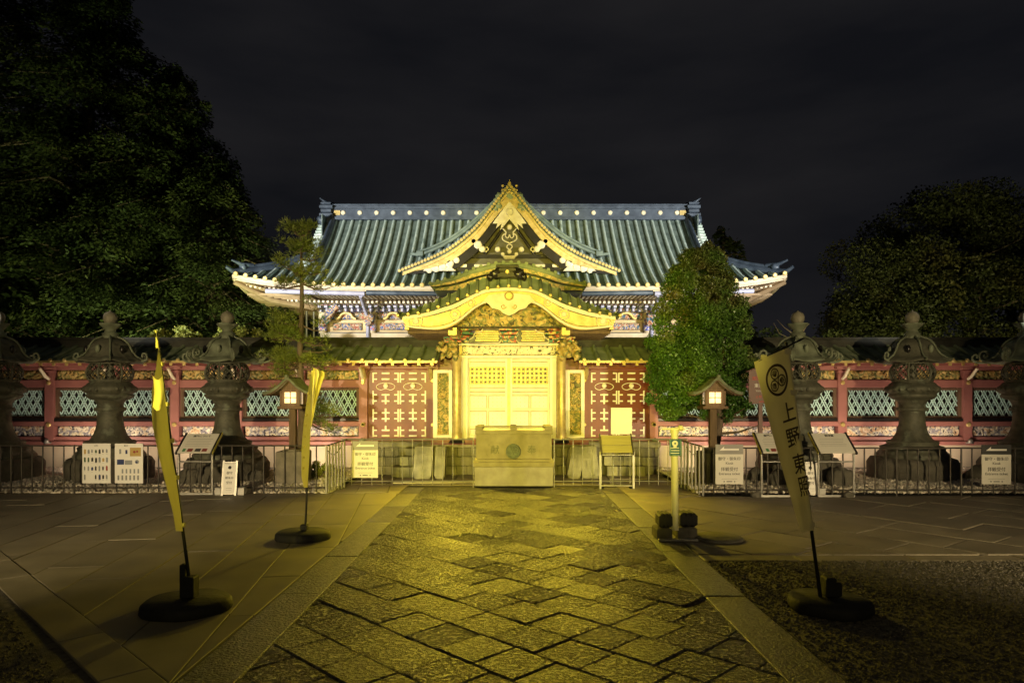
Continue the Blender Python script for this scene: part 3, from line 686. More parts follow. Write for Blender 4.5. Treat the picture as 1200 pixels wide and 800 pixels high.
# porch roof of the hall (smaller undulating roof seen above the gate)
DK = 17.9
kt = [(0, 307), (20, 309), (45, 316), (65, 324), (92, 332)]; kb = [(0, 313), (20, 315), (44, 321), (64, 328.5), (92, 334.5)]; kc = [(0, 317), (20, 319), (42, 324.5), (62, 331), (88, 335.5)]
pr = MB(); pr.strip(half(kt, DK, -.08), half(kb, DK, -.08), DK, 20.9, True)
for q, d_ in along(half(kt, DK, -.08), .2): pr.tube([(q.x, DK - .05, q.z), (q.x, 20.9, q.z + .02)], .05, 6)
pr.build('porch_roof', COPPERG, hall)
pr = MB(); pr.strip(half(kb, DK, -.08), half(kc, DK, -.08), DK + .03, DK + .12); pr.build('porch_bargeboard', CARVG, hall)
pr = MB(); L = half(kc, DK, -.08); pr.prism([(L[-1][0], L[-1][1] - .04), (L[0][0], L[0][1] - .04)] + L, DK + .4, DK + .46); pr.build('porch_panel', CARVG, hall)
for sx in (-1, 1):
    c = MB(); c.box(*sorted((-.08 + sx * 1.6, -.08 + sx * 1.82)), DK + .5, DK + .72, 0, 4.3); c.build('porch_post', RED, hall)
# walls of the hall
DW = 22.3; KW = DW / 800
def wb(m, x0, y0, x1, y1, y_, dep=.1, name='wall', rel=0, par=None, mirror=True, fr=7, ch=0):
    b = MB()
    for sx in ((-1, 1) if mirror else (1,)):
        xa, xb = sorted((CX + sx * (598 - x0) * KW * -1, CX + sx * (598 - x1) * KW * -1)); z1 = 1.6 + (466 - y0) * KW; z0 = 1.6 + (466 - y1) * KW
        if rel: b.relief(xa, xb, z0, z1, y_, rel, .035, fr, x0)
        else: b.box(xa, xb, y_, y_ + dep, z0, z1, ch)
    return b.build(name, m, hall if par is None else par)
core = MB(); core.box(CX - 6.1, CX + 6.1, DW + .1, 26, 0, ZE - .2); core.build('wall', CREAM, hall)
wb(CREAM, 378, 391, 597, 398.5, DW - .22, .3, 'sill_beam'); wb(RED, 378, 398.6, 597, 470, DW - .05, .1, 'lower_wall')
wb(BLACK, 380, 389.3, 597, 391, DW - .1, .1, 'sill_line')
for (a, b) in ((384, 432), (443, 483), (492, 530)):
    wb(GILTW, a, 375, b, 389.2, DW + .0, .08, 'gilt_panel')
    c = (a + b) / 2; wb(CARVC, c - 17, 378.5, c + 17, 387, DW - .03, rel=.07, name='carved_panel')
    wb(CARVC, a, 366.5, b, 374.8, DW - .06, rel=.10, name='carved_frieze', fr=6)
    fr = MB()
    for sx in (-1, 1):
        cx_ = CX + sx * (598 - c) * KW * -1
        fr.tube([(cx_ + q[0], DW - .22, 1.6 + (466 - q[1]) * KW) for q in cr([(-.32, 374.5), (-.22, 373), (-.14, 369), (0, 367.5), (.14, 369), (.22, 373), (.32, 374.5)], 4)], .05, 6)
    fr.build('frog_leg_strut', GOLD, hall)
wb(BLUEB, 378, 362.3, 597, 366, DW - .16, .2, 'painted_beam'); wb(MOSS, 378, 359.6, 597, 362.2, DW - .28, .3, 'green_beam')
wb(RED, 378, 356.5, 597, 359.5, DW - .36, .4, 'upper_beam')
bk = MB(); x = -6.1
while x < 6.1:
    bk.box(CX + x, CX + x + .10, DW - .62, DW, ZE - .46, ZE - .38, .01); bk.box(CX + x + .02, CX + x + .08, DW - .5, DW, ZE - .56, ZE - .47); x += .2
bk.build('bracket_row', LAV, hall)
for px in (380, 437.5, 487.5):
    for sx in (-1, 1):
        x = CX + sx * (598 - px) * KW * -1; z = lambda py: 1.6 + (466 - py) * KW
        c = MB(); c.lathe([(.13, z(391)), (.13, z(380)), (.135, z(379.5)), (.135, z(366))], 14, (x, DW - .12, 0)); col = c.build('column', CREAM, hall)
        c = MB(); c.lathe([(.142, z(388)), (.142, z(380))], 14, (x, DW - .12, 0)); c.build('column_band', BLUEB, col)
        c = MB()
        for k in range(7 if px == 380 else 4):
            c.ball((x + sx * (.1 + .07 * k) * (1 if px == 380 else 0) + random.uniform(-.06, .06), DW - .35 - .04 * k, z(380) + .075 * k + .02), .12, rough=.9, seed=k + px)
        c.build('carved_bracket', CARVC, hall)
for a, b in ((312, 428), (430, 513)):
    for sx in (-1, 1):
        K = 20.2 / 800; g_ = MB(); xa = CX + sx * (598 - a) * K * -1; xb = CX + sx * (598 - b) * K * -1
        g_.tube([(xa, 20.22, ZE - .21 + (.05 if a == 312 else 0)), (xb, 20.22, ZE - .235)], .072, 10); g_.build('gutter', LAV if a == 312 else BLUEC, hall)
for sx in (-1, 1):
    x = CX + sx * 168 * 21.5 / 800 * -1 * -1; g_ = MB()
    g_.tube([(CX + sx * 4.42, 20.25, ZE - .3), (CX + sx * 4.58, 22.0, ZE - .72), (CX + sx * 4.58, 22.02, ZE - .9), (CX + sx * 4.58, 22.02, 3.0)], .06, 8); g_.build('downpipe', LAV, hall)
# scaffold-like posts under the left eave of the hall
for sx in (-1, 1):
    pp = MB()
    for xx in (6.75, 7.0): pp.tube([(CX + sx * xx, 23.5, 0), (CX + sx * xx, 23.5, ZE - .3)], .035, 6)
    pp.build('eave_post', STEEL, hall)
# ------------------------------------------------------------------ low lacquered wall with lattice windows, both sides of the gate
DL = 14.7; KL = DL / 800; CW = -.075
def zL(py): return 1.6 + (466 - py) * KL
PITCH = 73 * KL; X0 = 169 * KL       # first post offset (next to side door)
def make_wall(sx, label):
    wl = thing('lattice_wall', label, 'wall', (CW + sx * X0, DL, 0))
    def bx(name, m, u0, u1, z0, z1, y0, y1, ch=0, par=wl):
        b = MB(); xa, xb = sorted((CW + sx * u0, CW + sx * u1)); b.box(xa, xb, y0, y1, z0, z1, ch); return b.build(name, m, par)
    XE = X0 + 8.2 * PITCH; XI = 83 * 14.0 / 800
    # roof
    b = MB(); ye, yr = 13.98, 14.92; ze, zt = 2.37, 2.75; xa, xb = sorted((CW + sx * XI, CW + sx * XE))
    for s_ in (0, 1):
        Y = lambda y: y if not s_ else 2 * yr - y
        V = []
        for j in range(7):
            t = j / 6; z = ze + (zt - ze) * (t * .8 + .2 * t * t); V += [(xa, Y(ye + (yr - ye) * t), z), (xb, Y(ye + (yr - ye) * t), z), (xa, Y(ye + (yr - ye) * t), z - .05), (xb, Y(ye + (yr - ye) * t), z - .05)]
        F = []
        for j in range(6): a = 4 * j; F += [(a, a + 1, a + 5, a + 4), (a + 2, a + 6, a + 7, a + 3), (a, a + 4, a + 6, a + 2), (a + 1, a + 3, a + 7, a + 5)]
        F.append((0, 2, 3, 1)); b.add(V, F)
        x = xa + .1
        while x < xb:
            b.tube([(x, Y(ye - .02 + (yr - ye) * t), ze + (zt - ze) * (t * .8 + .2 * t * t) + .012) for t in (0, .25, .5, .75, 1)], .042, 6); x += .29
    rf_ = b.build('roof', COPPERG, wl)
    b = MB(); b.box(xa - .02, xb + .02, yr - .13, yr + .13, 2.70, 2.79); b.box(xa, xb, yr - .09, yr + .09, 2.79, 2.86); b.box(xa - .03, xb + .03, yr - .15, yr + .15, 2.86, 2.91, .01); b.build('ridge_cap', COPPERD, rf_)
    b = MB(); x = xa + .1
    while x < xb:
        b.disc(x, ye - .035, ze + .0, .04, .03, 8); x += .29
    V = [(xa, ze - .03), (xb, ze - .03)]; b.box(xa, xb, ye - .02, ye + .02, ze - .055, ze - .01); b.build('eave_trim', GOLD, rf_)
    lac = RED; 
    # rafters with gilt ends under the eave
    b = MB(); e = MB(); u = XI + .12
    while u < XE:
        x = CW + sx * u; b.box(x - .025, x + .025, ye + .06, DL + .0, ze - .105, ze - .045); e.box(x - .03, x + .03, ye + .035, ye + .06, ze - .11, ze - .04, .006); u += .268
    b.build('rafters', VERM, wl); e.build('rafter_ends', GOLD, wl)
    bx('soffit', VERM, XI + .05, XE, ze - .045, ze - .03, ye + .03, DL + .2); bx('eave_beam', VERM, X0 - 1.6, XE, zL(433.5), zL(424), DL - .10, DL + .1, .01)
    bx('top_beam', VERM, X0 - .05, XE, zL(454), zL(445), DL - .09, DL + .09, .01)
    bx('sill_rail', BLACK, X0 - .05, XE, zL(493), zL(490), DL - .10, DL + .08)
    bx('middle_rail', VERM, X0 - .05, XE, zL(498.8), zL(493.2), DL - .12, DL + .08, .012)
    bx('bottom_rail', VERM, X0 - .05, XE, zL(516), zL(511), DL - .09, DL + .08, .01); bx('ground_beam', VERM, X0 - .05, XE, zL(521), zL(516.1), DL - .16, DL + .1, .015)
    bx('plinth', PLINTH, X0 - 1.7, XE, -.02, zL(521.2), DL - .05, DL + .35); bx('plinth_foot', STONE, X0 - .1, XE, -.05, zL(547), DL - .12, DL - .05, .01)
    bx('dark_backing', BLACK, X0 - .05, XE, zL(512), zL(434), DL + .42, DL + .46)  # added black sheet standing in for the darkness behind the lattice
    for i in range(9):
        u = X0 + i * PITCH; x = CW + sx * u
        p_ = bx('post', VERM, u - .09, u + .09, zL(516), zL(434), DL - .13, DL + .13, .012)
        b = MB(); b.disc(x, DL - .15, zL(448.5), .045, .03, 10); b.disc(x, DL - .15, zL(497), .05, .03, 10); b.build('gilt_boss', GOLD, p_)
        b = MB(); b.ball((x, DL - .2, zL(516.3)), .055, sy=.8); b.lathe([(.07, 0), (.08, .03)], 10, (x, DL - .16, zL(519))); b.build('round_boss', STEEL, p_)
        b = MB(); b.tube([(x, DL - .12, zL(444)), (x, DL - .24, zL(441)), (x, DL - .33, zL(436)), (x, DL - .42, zL(432))], [.034, .036, .034, .03], 6); b.build('bracket_arm', GOLDP, p_)
        b = MB(); b.box(x - .16, x + .16, DL - .2, DL + .1, zL(433), zL(427), .02); b.box(x - .1, x + .1, DL - .16, DL + .1, zL(437), zL(433), .02); b.build('bracket_block', VERM, p_)
        if i == 8: break
        ua, ub = u + .09, u + PITCH - .09
        fa, fb = ua + .07, ub - .07; z0, z1 = zL(489.5), zL(454.5)
        b = MB()
        for (A, B, C, D_) in ((ua, fa, z0, z1), (fb, ub, z0, z1), (fa, fb, z1 - .05, z1), (fa, fb, z0, z0 + .04)):
            xa_, xb_ = sorted((CW + sx * A, CW + sx * B)); b.box(xa_, xb_, DL - .05, DL + .05, C, D_)
        fr_ = b.build('window_frame', WOOD, wl)
        # diamond lattice of paired slats, clipped to the opening
        b = MB(); xa_, xb_ = sorted((CW + sx * fa, CW + sx * fb)); za, zb = z0 + .04, z1 - .05; Hh = zb - za; sl = .52
        for fam in (1, -1):
            q = xa_ - Hh * sl - .2
            while q < xb_ + Hh * sl + .2:
                for off in (0, .052):
                    A = [q + off, za]; B = [q + off + fam * Hh * sl, zb]
                    def cut(A, B, X, keep_hi):
                        if (A[0] < X) != (B[0] < X):
                            t = (X - A[0]) / (B[0] - A[0]); M_ = [X, A[1] + t * (B[1] - A[1])]
                            if keep_hi: (A.__setitem__(slice(0, 2), M_) if A[0] < X else B.__setitem__(slice(0, 2), M_))
                            else: (A.__setitem__(slice(0, 2), M_) if A[0] > X else B.__setitem__(slice(0, 2), M_))
                            return True
                        return (A[0] >= X) if keep_hi else (A[0] <= X)
                    if cut(A, B, xa_, True) and cut(A, B, xb_, False) and B[1] - A[1] > .015:
                        h_ = .0105; yy = DL + (.006 if fam > 0 else -.018)
                        b.add([(A[0] - h_, yy, A[1]), (A[0] + h_, yy, A[1]), (B[0] + h_, yy, B[1]), (B[0] - h_, yy, B[1]), (A[0] - h_, yy + .02, A[1]), (A[0] + h_, yy + .02, A[1]), (B[0] + h_, yy + .02, B[1]), (B[0] - h_, yy + .02, B[1])],
                              [(0, 1, 2, 3), (7, 6, 5, 4), (0, 3, 7, 4), (1, 5, 6, 2)])
                q += .162
        b.build('lattice', TEAL, fr_)
        xa_, xb_ = sorted((CW + sx * (ua + .03), CW + sx * (ub - .03)))
        b = MB(); b.relief(xa_, xb_, zL(511), zL(498.8), DL - .0, .05, .022, 8, i + 3 * sx); b.build('carved_panel', CARVW, wl)
        b = MB(); b.relief(xa_, xb_, zL(445), zL(433.5), DL - .02, .06, .022, 8, i + 5 * sx); b.build('carved_frieze', CARVG, wl)
    # side door with gilt fittings
    ua, ub = 91 * KL, X0 - .09; xa_, xb_ = sorted((CW + sx * ua, CW + sx * ub)); zb, zt_ = zL(513), zL(432)
    bx('door_post', RED, 84 * KL, 92 * KL, zL(516), zL(426), DL - .13, DL + .13, .01); bx('lintel', RED, 84 * KL, X0, zL(433), zL(427), DL - .12, DL + .1, .01)
    bx('eave_wall', RED, 67 * KL, X0 - .02, zL(427), 2.36, DL + .0, DL + .1)
    bx('door_sill', RED, 66 * KL, X0, zL(522), zL(513), DL - .14, DL + .1, .012)
    b = MB(); b.box(xa_, xb_, DL - .04, DL + .04, zb, zt_); dr = b.build('side_door', RED, wl)
    gl = MB(); mid = (xa_ + xb_) / 2; hw = (xb_ - xa_) / 2 - .10; cy = [.935, .85, .625, .535, .365, .28, .115, .035]
    Hd = zt_ - zb
    for leaf in (-1, 1):
        l0, l1 = sorted((mid + leaf * .012, mid + leaf * hw)); lc = (l0 + l1) / 2
        for xe, s2 in ((l0 + .012, 1), (l1 - .012, -1)):
            for (a, c_) in ((.80, .945), (.49, .685), (.235, .42), (.02, .17)): gl.box(xe - .015, xe + .015, DL - .06, DL - .04, zb + a * Hd, zb + c_ * Hd, .004)
            for q in cy: gl.box(*sorted((xe, xe + s2 * .085)), DL - .065, DL - .04, zb + q * Hd - .016, zb + q * Hd + .016, .004)
        for q in cy: gl.box(lc - .085, lc + .085, DL - .066, DL - .04, zb + q * Hd - .018, zb + q * Hd + .018, .004)
        for (a, c_) in ((.49, .64), (.235, .43), (.11, .18)): gl.box(lc - .018, lc + .018, DL - .062, DL - .04, zb + a * Hd, zb + c_ * Hd, .004)
        gl.ball((lc, DL - .06, zb + .755 * Hd), .055, sy=.5)
        zc = zb + .74 * Hd
        gl.tube([(lc + a, DL - .055, zc + c_) for a, c_ in [(.20 * math.cos(t) , .085 * math.sin(t) - (.03 * math.exp(-((t - 1.5 * PI) / .35) ** 2) * -1.6)) for t in [2 * PI * k / 28 for k in range(29)]]], .009, 5, False)
        xf = lc
    gl.build('gilt_fittings', GOLDW, dr)
    bs = MB()
    for u in (88 * KL, X0):
        for py in (446, 497): bs.disc(CW + sx * u, DL - .15, zL(py), .045, .03, 8)
    bs.build('gilt_boss', GOLD, wl)
    ar = MB()
    for u in (90 * KL, X0 - .04): x = CW + sx * u; ar.tube([(x, DL - .12, zL(444)), (x, DL - .22, zL(439)), (x, DL - .34, zL(432))], [.04, .045, .04], 6)
    ar.build('bracket_arm', GOLD, wl)
    bl = MB()
    for u in (86 * KL, X0): bl.ball((CW + sx * u, DL - .22, zL(516)), .07); 
    bl.build('round_boss', BRONZEV, wl)
    return wl
make_wall(-1, 'red wall with lattice windows left of the gilded gate')
make_wall(1, 'red wall with lattice windows right of the gilded gate')
# ------------------------------------------------------------------ gilded gate
gate = thing('karamon_gate', 'gilded shrine gate with undulating gable and closed double doors', 'gate', (-.055, 14.3, 0))
cgx = -.055
def gb_(name, m, x0, y0, x1, y1, d, dep, ch=.0, par=gate, mirror=False):
    b = MB(); b.pbox(x0, y0, x1, y1, d, dep, ch)
    if mirror: b.pbox(1194.5 - x1, y0, 1194.5 - x0, y1, d, dep, ch)
    return b.build(name, m, par)
gb_('floor_sill', RED, 505, 514, 690, 521, 14.2, .5); gb_('wall_panel', RED, 505, 420, 546, 514, 14.75, .1); gb_('wall_panel', RED, 649, 420, 688, 514, 14.75, .1)
gb_('door_post', GOLDW, 540.5, 419, 548, 514, 14.4, .2, .01); gb_('door_post', GOLDW, 644.5, 419, 652, 514, 14.4, .2, .01)
gb_('lintel', GOLD, 538, 403, 655, 418.5, 14.38, .25, .015); gb_('lintel_moulding', GOLDW, 538, 416.5, 655, 419.5, 14.33, .04, .005); gb_('lintel_moulding', GOLDW, 538, 402, 655, 404.4, 14.33, .04, .005)
b = MB(); a = at(541, 416, 14.36); c = at(652, 405, 14.36); b.relief(a.x, c.x, a.z, c.z, 14.37, .02, .02, 7, 3); b.build('lintel_carving', GOLDP, gate)
for (x0, x1) in ((548.5, 594.5), (598, 644)):
    K = 14.55
    d_ = gb_('door_leaf', GOLDW, x0, 419.6, x1, 514, K, .06)
    gb_('door_stile', GOLDW, x0, 420, x0 + 2.2, 514, K - .03, .03, .004, d_); gb_('door_stile', GOLDW, x1 - 2.2, 420, x1, 514, K - .03, .03, .004, d_)
    for (y0, y1) in ((420, 424), (426, 429.5), (450.5, 454), (456.5, 459), (461, 463), (478, 481.5), (499, 502), (509, 513.5)): gb_('door_rail', GOLDP, x0 + 2.3, y0, x1 - 2.3, y1, K - .025, .025, .004, d_); gb_('door_joint', JOINT, x0 + 2.3, y1, x1 - 2.3, y1 + .7, K - .006, .006, 0, d_)
    m_ = (x0 + x1) / 2; gb_('door_stile', GOLDP, m_ - 1, 463.2, m_ + 1, 509, K - .022, .022, .004, d_); gb_('door_joint', JOINT, m_ + 1, 463.2, m_ + 1.6, 509, K - .005, .005, 0, d_); gb_('door_joint', JOINT, m_ - 1.6, 463.2, m_ - 1, 509, K - .005, .005, 0, d_)
    b = MB()
    p0 = at(x0 + 2.5, 450, K); p1 = at(x1 - 2.5, 430, K)
    b.box(p0.x, p1.x, K - .004, K, p0.z, p1.z); b.build('lattice_backing', BLACK, d_)
    b = MB(); nx = 8; nz_ = 4
    for i in range(nx + 1): x = p0.x + (p1.x - p0.x) * i / nx; b.box(x - .012, x + .012, K - .03, K - .01, p0.z, p1.z)
    for i in range(nz_ + 1): z = p0.z + (p1.z - p0.z) * i / nz_; b.box(p0.x, p1.x, K - .033, K - .012, z - .012, z + .012)
    for i in range(nx):
        for j in range(nz_):
            xc = p0.x + (p1.x - p0.x) * (i + .5) / nx; zc = p0.z + (p1.z - p0.z) * (j + .5) / nz_
            b.tube([(xc + .033 * math.cos(t), K - .02, zc + .033 * math.sin(t)) for t in [2 * PI * k / 8 for k in range(9)]], .009, 4, False)
    b.build('lattice_window', GOLD, d_)
    b = MB()
    for (cx_, cy_) in ((x0 + 12, 471), (x1 - 12, 471), (x0 + 12, 490), (x1 - 12, 490)):
        for i in range(-1, 2):
            for j in range(-1, 2): q = at(cx_ + i * 5, cy_ + j * 4.5, K); b.disc(q.x, K - .01, q.z, .008, .008, 6)
    b.build('door_studs', GOLD, d_)
gb_('door_meeting_stile', GOLD, 594.6, 419.6, 597.9, 514, 14.5, .1, .006)
for x in (535.5, 657.8):
    q = at(x, 500, 14.2); zt_ = at(x, 418, 14.2).z; zb_ = at(x, 514, 14.2).z
    b = MB(); b.lathe([(.105, zb_), (.105, zb_ + .12), (.092, zb_ + .14), (.088, zt_ - .1), (.10, zt_ - .08), (.10, zt_)], 20, (q.x, 14.2, 0)); pl = b.build('pillar', GOLD, gate)
    b = MB(); b.lathe([(.17, zb_ - .08), (.15, zb_ - .03), (.11, zb_)], 16, (q.x, 14.2, 0)); b.build('pillar_base', BLACK, pl)
    b = MB()     # carved capital with projecting beast heads
    for k in range(26):
        t = k / 25; s_ = 1 if x > 600 else -1
        b.ball((q.x + s_ * (.02 + .32 * abs(math.sin(k * 2.4)) * t) + random.uniform(-.05, .05), 14.15 - .2 * random.random(), zt_ + .0 + .30 * ((k * .37) % 1)), random.uniform(.045, .085), rough=.9, seed=k)
    b.build('carved_capital', CARVG, pl)
    b = MB(); s_ = 1 if x > 600 else -1
    for k, (w_, h) in enumerate(((.10, .07), (.20, .06), (.14, .05), (.34, .06), (.22, .05), (.46, .05))):
        z0 = zt_ + .29 + k * .052; b.box(q.x - w_, q.x + w_, 14.05, 14.3, z0, z0 + .045, .008)
        if k % 2: b.box(q.x - .07, q.x + .07, 13.75 - .06 * k, 14.3, z0, z0 + .045, .008)
    b.build('bracket_set', CARVB, gate)
for (x0, x1) in ((507.5, 529.8), (662.7, 685)):
    K = 14.5; b = MB()
    for (a, c_, e, g_) in ((x0, x0 + 5, 433, 513), (x1 - 4, x1, 433, 513), (x0 + 5, x1 - 4, 433, 437), (x0 + 5, x1 - 4, 509, 513)): b.pbox(a, e, c_, g_, K, .12, .012)
    fr_ = b.build('panel_frame', GOLDW, gate)
    b = MB(); p0 = at(x0 + 4.5, 509.5, K); p1 = at(x1 - 3.5, 436.5, K); b.relief(p0.x, p1.x, p0.z, p1.z, K + .09, .08, .014, 10, x0); b.build('carved_dragon_panel', CARVG, gate)
for (x0, x1) in ((488.0, 505.2), (687.5, 705)):
    pass
# upper carvings
gb_('cross_beam', BLACK, 520, 392, 673, 402.5, 14.42, .1)
for (x0, x1, sx) in ((550, 589, -1), (604, 643, 1)):
    b = MB(); K = 14.2
    sh = [(0, 0), (.0, .25), (.12, .4), (.16, .7), (.34, .78), (.42, 1), (.95, 1), (.92, .6), (1, .3), (.9, 0)]
    def mp_(u, v): 
        u = u if sx < 0 else 1 - u; q = at(x0 + (x1 - x0) * u, 401.8 - 16.5 * v, K); return (q.x, q.z)
    pts = [mp_(u, v) for u, v in sh]; 
    if sx < 0: pts = pts[::-1]
    pts = pts if sum((pts[i][0] * pts[(i + 1) % len(pts)][1] - pts[(i + 1) % len(pts)][0] * pts[i][1]) for i in range(len(pts))) > 0 else pts[::-1]
    b.prism(pts, K, K + .06); cp = b.build('cartouche', BLACK, gate)
    b = MB(); b.tube([(a, K - .01, c_) for a, c_ in pts + pts[:1]], .02, 5, False)
    b.build('cartouche_rim', GOLDP, cp)
    b = MB(); q0 = at(x0 + 8, 400, K); q1 = at(x1 - 4, 387, K)
    for i in range(14):
        for j in range(5): b.disc(q0.x + (q1.x - q0.x) * (i + .5 * (j % 2)) / 14, K - .004, q0.z + (q1.z - q0.z) * (j + .5) / 5, .022, .006, 6)
    b.build('diaper_pattern', GOLD, cp)
b = MB(); q0 = at(588, 402, 14.2); q1 = at(605, 394, 14.2); b.relief(q0.x, q1.x, q0.z, q1.z, 14.2, .09, .02, 8, 1); b.build('centre_carving', CARVG, gate)
for (x0, x1) in ((518, 531), (541, 552), (585, 608), (641, 652), (662, 676)):
    b = MB()
    for j in range(4):
        p0 = at(x0 + j, 384.5 + j * 4.4, 14.1); p1 = at(x1 - j, 388 + j * 4.4, 14.1); b.box(p0.x, p1.x, 14.1 - .06 * (3 - j), 14.3, p1.z, p0.z, .01)
    b.build('bracket_set', CARVB, gate)
gb_('beam', RED, 517, 384.8, 677, 387, 14.25, .15); b = MB(); q0 = at(522, 384.5, 13.8); q1 = at(672, 375.5, 13.8); b.relief(q0.x, q1.x, q0.z, q1.z, 13.8, .08, .025, 7, 9); b.box(q0.x, q1.x, 13.8, 13.95, q0.z, q1.z); b.build('rainbow_beam', CARVG, gate)
# undulating roof
D0 = 13.0
top = [(0, 321), (30, 324), (50, 333), (75, 345), (100, 356), (130, 366.5)]; tb = [(0, 336.5), (25, 338.5), (43, 344.5), (75, 358.5), (100, 366.5), (126, 371)]
bb = [(0, 352), (24, 353.5), (40, 361), (58, 376), (74, 384), (92, 386), (121, 382.5)]
Tt, Tb, Bb = half(top, D0, cgx), half(tb, D0, cgx), half(bb, D0, cgx)
b = MB()
mid_ = [((a[0] + c_[0]) / 2, a[1] * .55 + c_[1] * .45) for a, c_ in zip(Tt, half([(0, 336.5), (30, 338.5), (50, 346), (75, 357), (100, 366), (130, 371)], D0, cgx))]
Tt2 = Tt; Tb2 = half([(0, 336.5), (30, 339.5), (50, 348), (75, 358.5), (100, 366.5), (130, 371)], D0, cgx)
b.strip(Tt2, [(x, z - .06) for x, z in Tt2], D0 + .22, 15.7, True)
# sloping verge from the roof top down to the tile edge
V = []; F = []
for (x, z), (x2, z2) in zip(Tt2, Tb2): V += [(x, D0 + .24, z), (x2, D0 - .02, z2), (x2, D0 + .3, z2 - .02)]
for i in range(len(Tt2) - 1): a = 3 * i; F += [(a, a + 3, a + 4, a + 1), (a + 1, a + 4, a + 5, a + 2)]
b.add(V, F)
dn = along(Tt2, .205)
for q, d_ in dn:
    j = min(range(len(Tt2)), key=lambda i: abs(Tt2[i][0] - q.x)); x2, z2 = Tb2[j]
    b.tube([(q.x, D0 + .5, q.z + .01), (q.x, D0 + .24, q.z + .015), (q.x + (x2 - Tt2[j][0]), D0 - .04, z2 + .025)], .032, 6)
for q, d_ in along(Tt2, .25):
    b.tube([(q.x, D0 + .4, q.z + .02), (q.x, 15.7, q.z + .02)], .05, 6)
gr2 = b.build('roof', COPPERG, gate)
b = MB()
for q, d_ in dn:
    j = min(range(len(Tt2)), key=lambda i: abs(Tt2[i][0] - q.x)); x2, z2 = Tb2[j]; b.disc(q.x + (x2 - Tt2[j][0]), D0 - .06, z2 + .015, .035, .03, 8)
b.build('tile_end', GOLD, gr2)
b = MB(); b.strip([(x, z - .03) for x, z in half(tb, D0, cgx)], [(x, z + .0) for x, z in Bb], D0 + .03, D0 + .16); hf = b.build('bargeboard', GOLD, gate)
def off(fr_): return [(a[0] * (1 - fr_) + c_[0] * fr_, a[1] * (1 - fr_) + c_[1] * fr_) for a, c_ in zip(half([(0, 337), (25, 339), (41, 345), (62, 355), (80, 361), (100, 367), (125, 371.5)], D0, cgx), Bb)]
b = MB()
for fr_, rr in ((.06, .028), (.16, .02), (.93, .024)): b.tube([(x, D0 + .015, z) for x, z in off(fr_)], rr, 6)
b.build('bargeboard_moulding', GOLDW, hf)
for f0, f1 in ((.21, .25), (.80, .835)):
    b = MB(); b.strip(off(f0), off(f1), D0 + .022, D0 + .032); b.build('seam', CARVGR, hf)
b = MB()
for sx in (-1, 1):
    for dx, py, rr in ((64, 368, .1), (110, 376, .13), (45, 354, .07)):
        q = at(597 + sx * dx, py, D0)
        b.tube([(q.x + rr * math.cos(t), D0 + .02, q.z + rr * math.sin(t)) for t in [2 * PI * k / 12 for k in range(13)]], .012, 5, False); b.disc(q.x, D0 + .02, q.z, rr * .55, .02, 10)
    q = at(597 + sx * 122, 376, D0); 
b.build('bargeboard_crest', GOLDP, hf)
b = MB()   # pendant under the apex
pts = [(-30, 353), (-24, 356), (-20, 361), (-12, 363), (-7, 367), (0, 370), (7, 367), (12, 363), (20, 361), (24, 356), (30, 353), (24, 346), (0, 343), (-24, 346)]
PP = [(at(596.5 + a, c_, D0).x, at(0, c_, D0).z) for a, c_ in pts]; b.prism(PP, D0 - .03, D0 + .04); pe = b.build('gable_pendant', GOLDP, gate)
b = MB(); 
for sx in (-1, 1): b.tube([(at(596.5 + sx * a, c_, D0).x, D0 - .04, at(0, c_, D0).z) for a, c_ in cr([(3, 360), (7, 362), (9, 359), (6, 357.5), (6, 360)], 4)], .01, 5)
q = at(596.5, 347, D0); b.disc(q.x, D0 - .04, q.z, .09, .03, 14); b.build('pendant_scroll', GOLD, pe)
# arch carving and ceiling under the roof
b = MB(); L = half([(0, 350), (40, 360), (60, 375), (78, 382)], 13.35, cgx); nx = 60
V = []; F = []
for i in range(nx + 1):
    x = L[0][0] + (L[-1][0] - L[0][0]) * i / nx; zt_ = np.interp(x, [q[0] for q in L], [q[1] for q in L]) + .1; z0 = at(0, 382, 13.35).z
    for j in range(15):
        z = z0 + (zt_ - z0) * j / 14; p_ = Vector((x * 6, 3.3, z * 6)); h = abs(math.sin(9 * noise.noise(p_ + noise.noise_vector(p_ * .6))))
        V.append((x, 13.5 - .16 * h, z))
for i in range(nx):
    for j in range(14): a = i * 15 + j; F.append((a, a + 15, a + 16, a + 1))
b.add(V, F, True); ac = b.build('arch_carving', CARVG, gate); b = MB(); LL_ = half([(0, 349), (38, 358), (58, 373), (76, 383)], 13.4, cgx); b.prism([(x, z) for x, z in LL_][::-1], 13.44, 13.46); b.build('arch_ground', CARVGR, ac)
b = MB(); e0 = at(475, 386, 13.1); e1 = at(719, 386, 13.1)
for sx in (-1, 1):
    xa_, xb_ = sorted((cgx + sx * 1.1, cgx + sx * 1.98)); b.box(xa_, xb_, D0 + .2, 15.7, e0.z + .0, e0.z + .05)
    for k in range(9): b.box(xa_, xb_, D0 + .35 + k * .27, D0 + .42 + k * .27, e0.z - .06, e0.z)
b.build('soffit', WOOD, gate)
b = MB()
for sx in (-1, 1):
    xa_, xb_ = sorted((cgx + sx * 1.02, cgx + sx * 1.18)); b.box(xa_, xb_, D0 + .25, 15.2, e0.z - .1, e0.z + .06, .01)
    xa_, xb_ = sorted((cgx + sx * 1.93, cgx + sx * 2.0)); b.box(xa_, xb_, D0 + .1, 15.7, e0.z + .0, e0.z + .13)
b.build('purlin', GOLD, gate)
b = MB(); q = at(594.5, 322, D0)
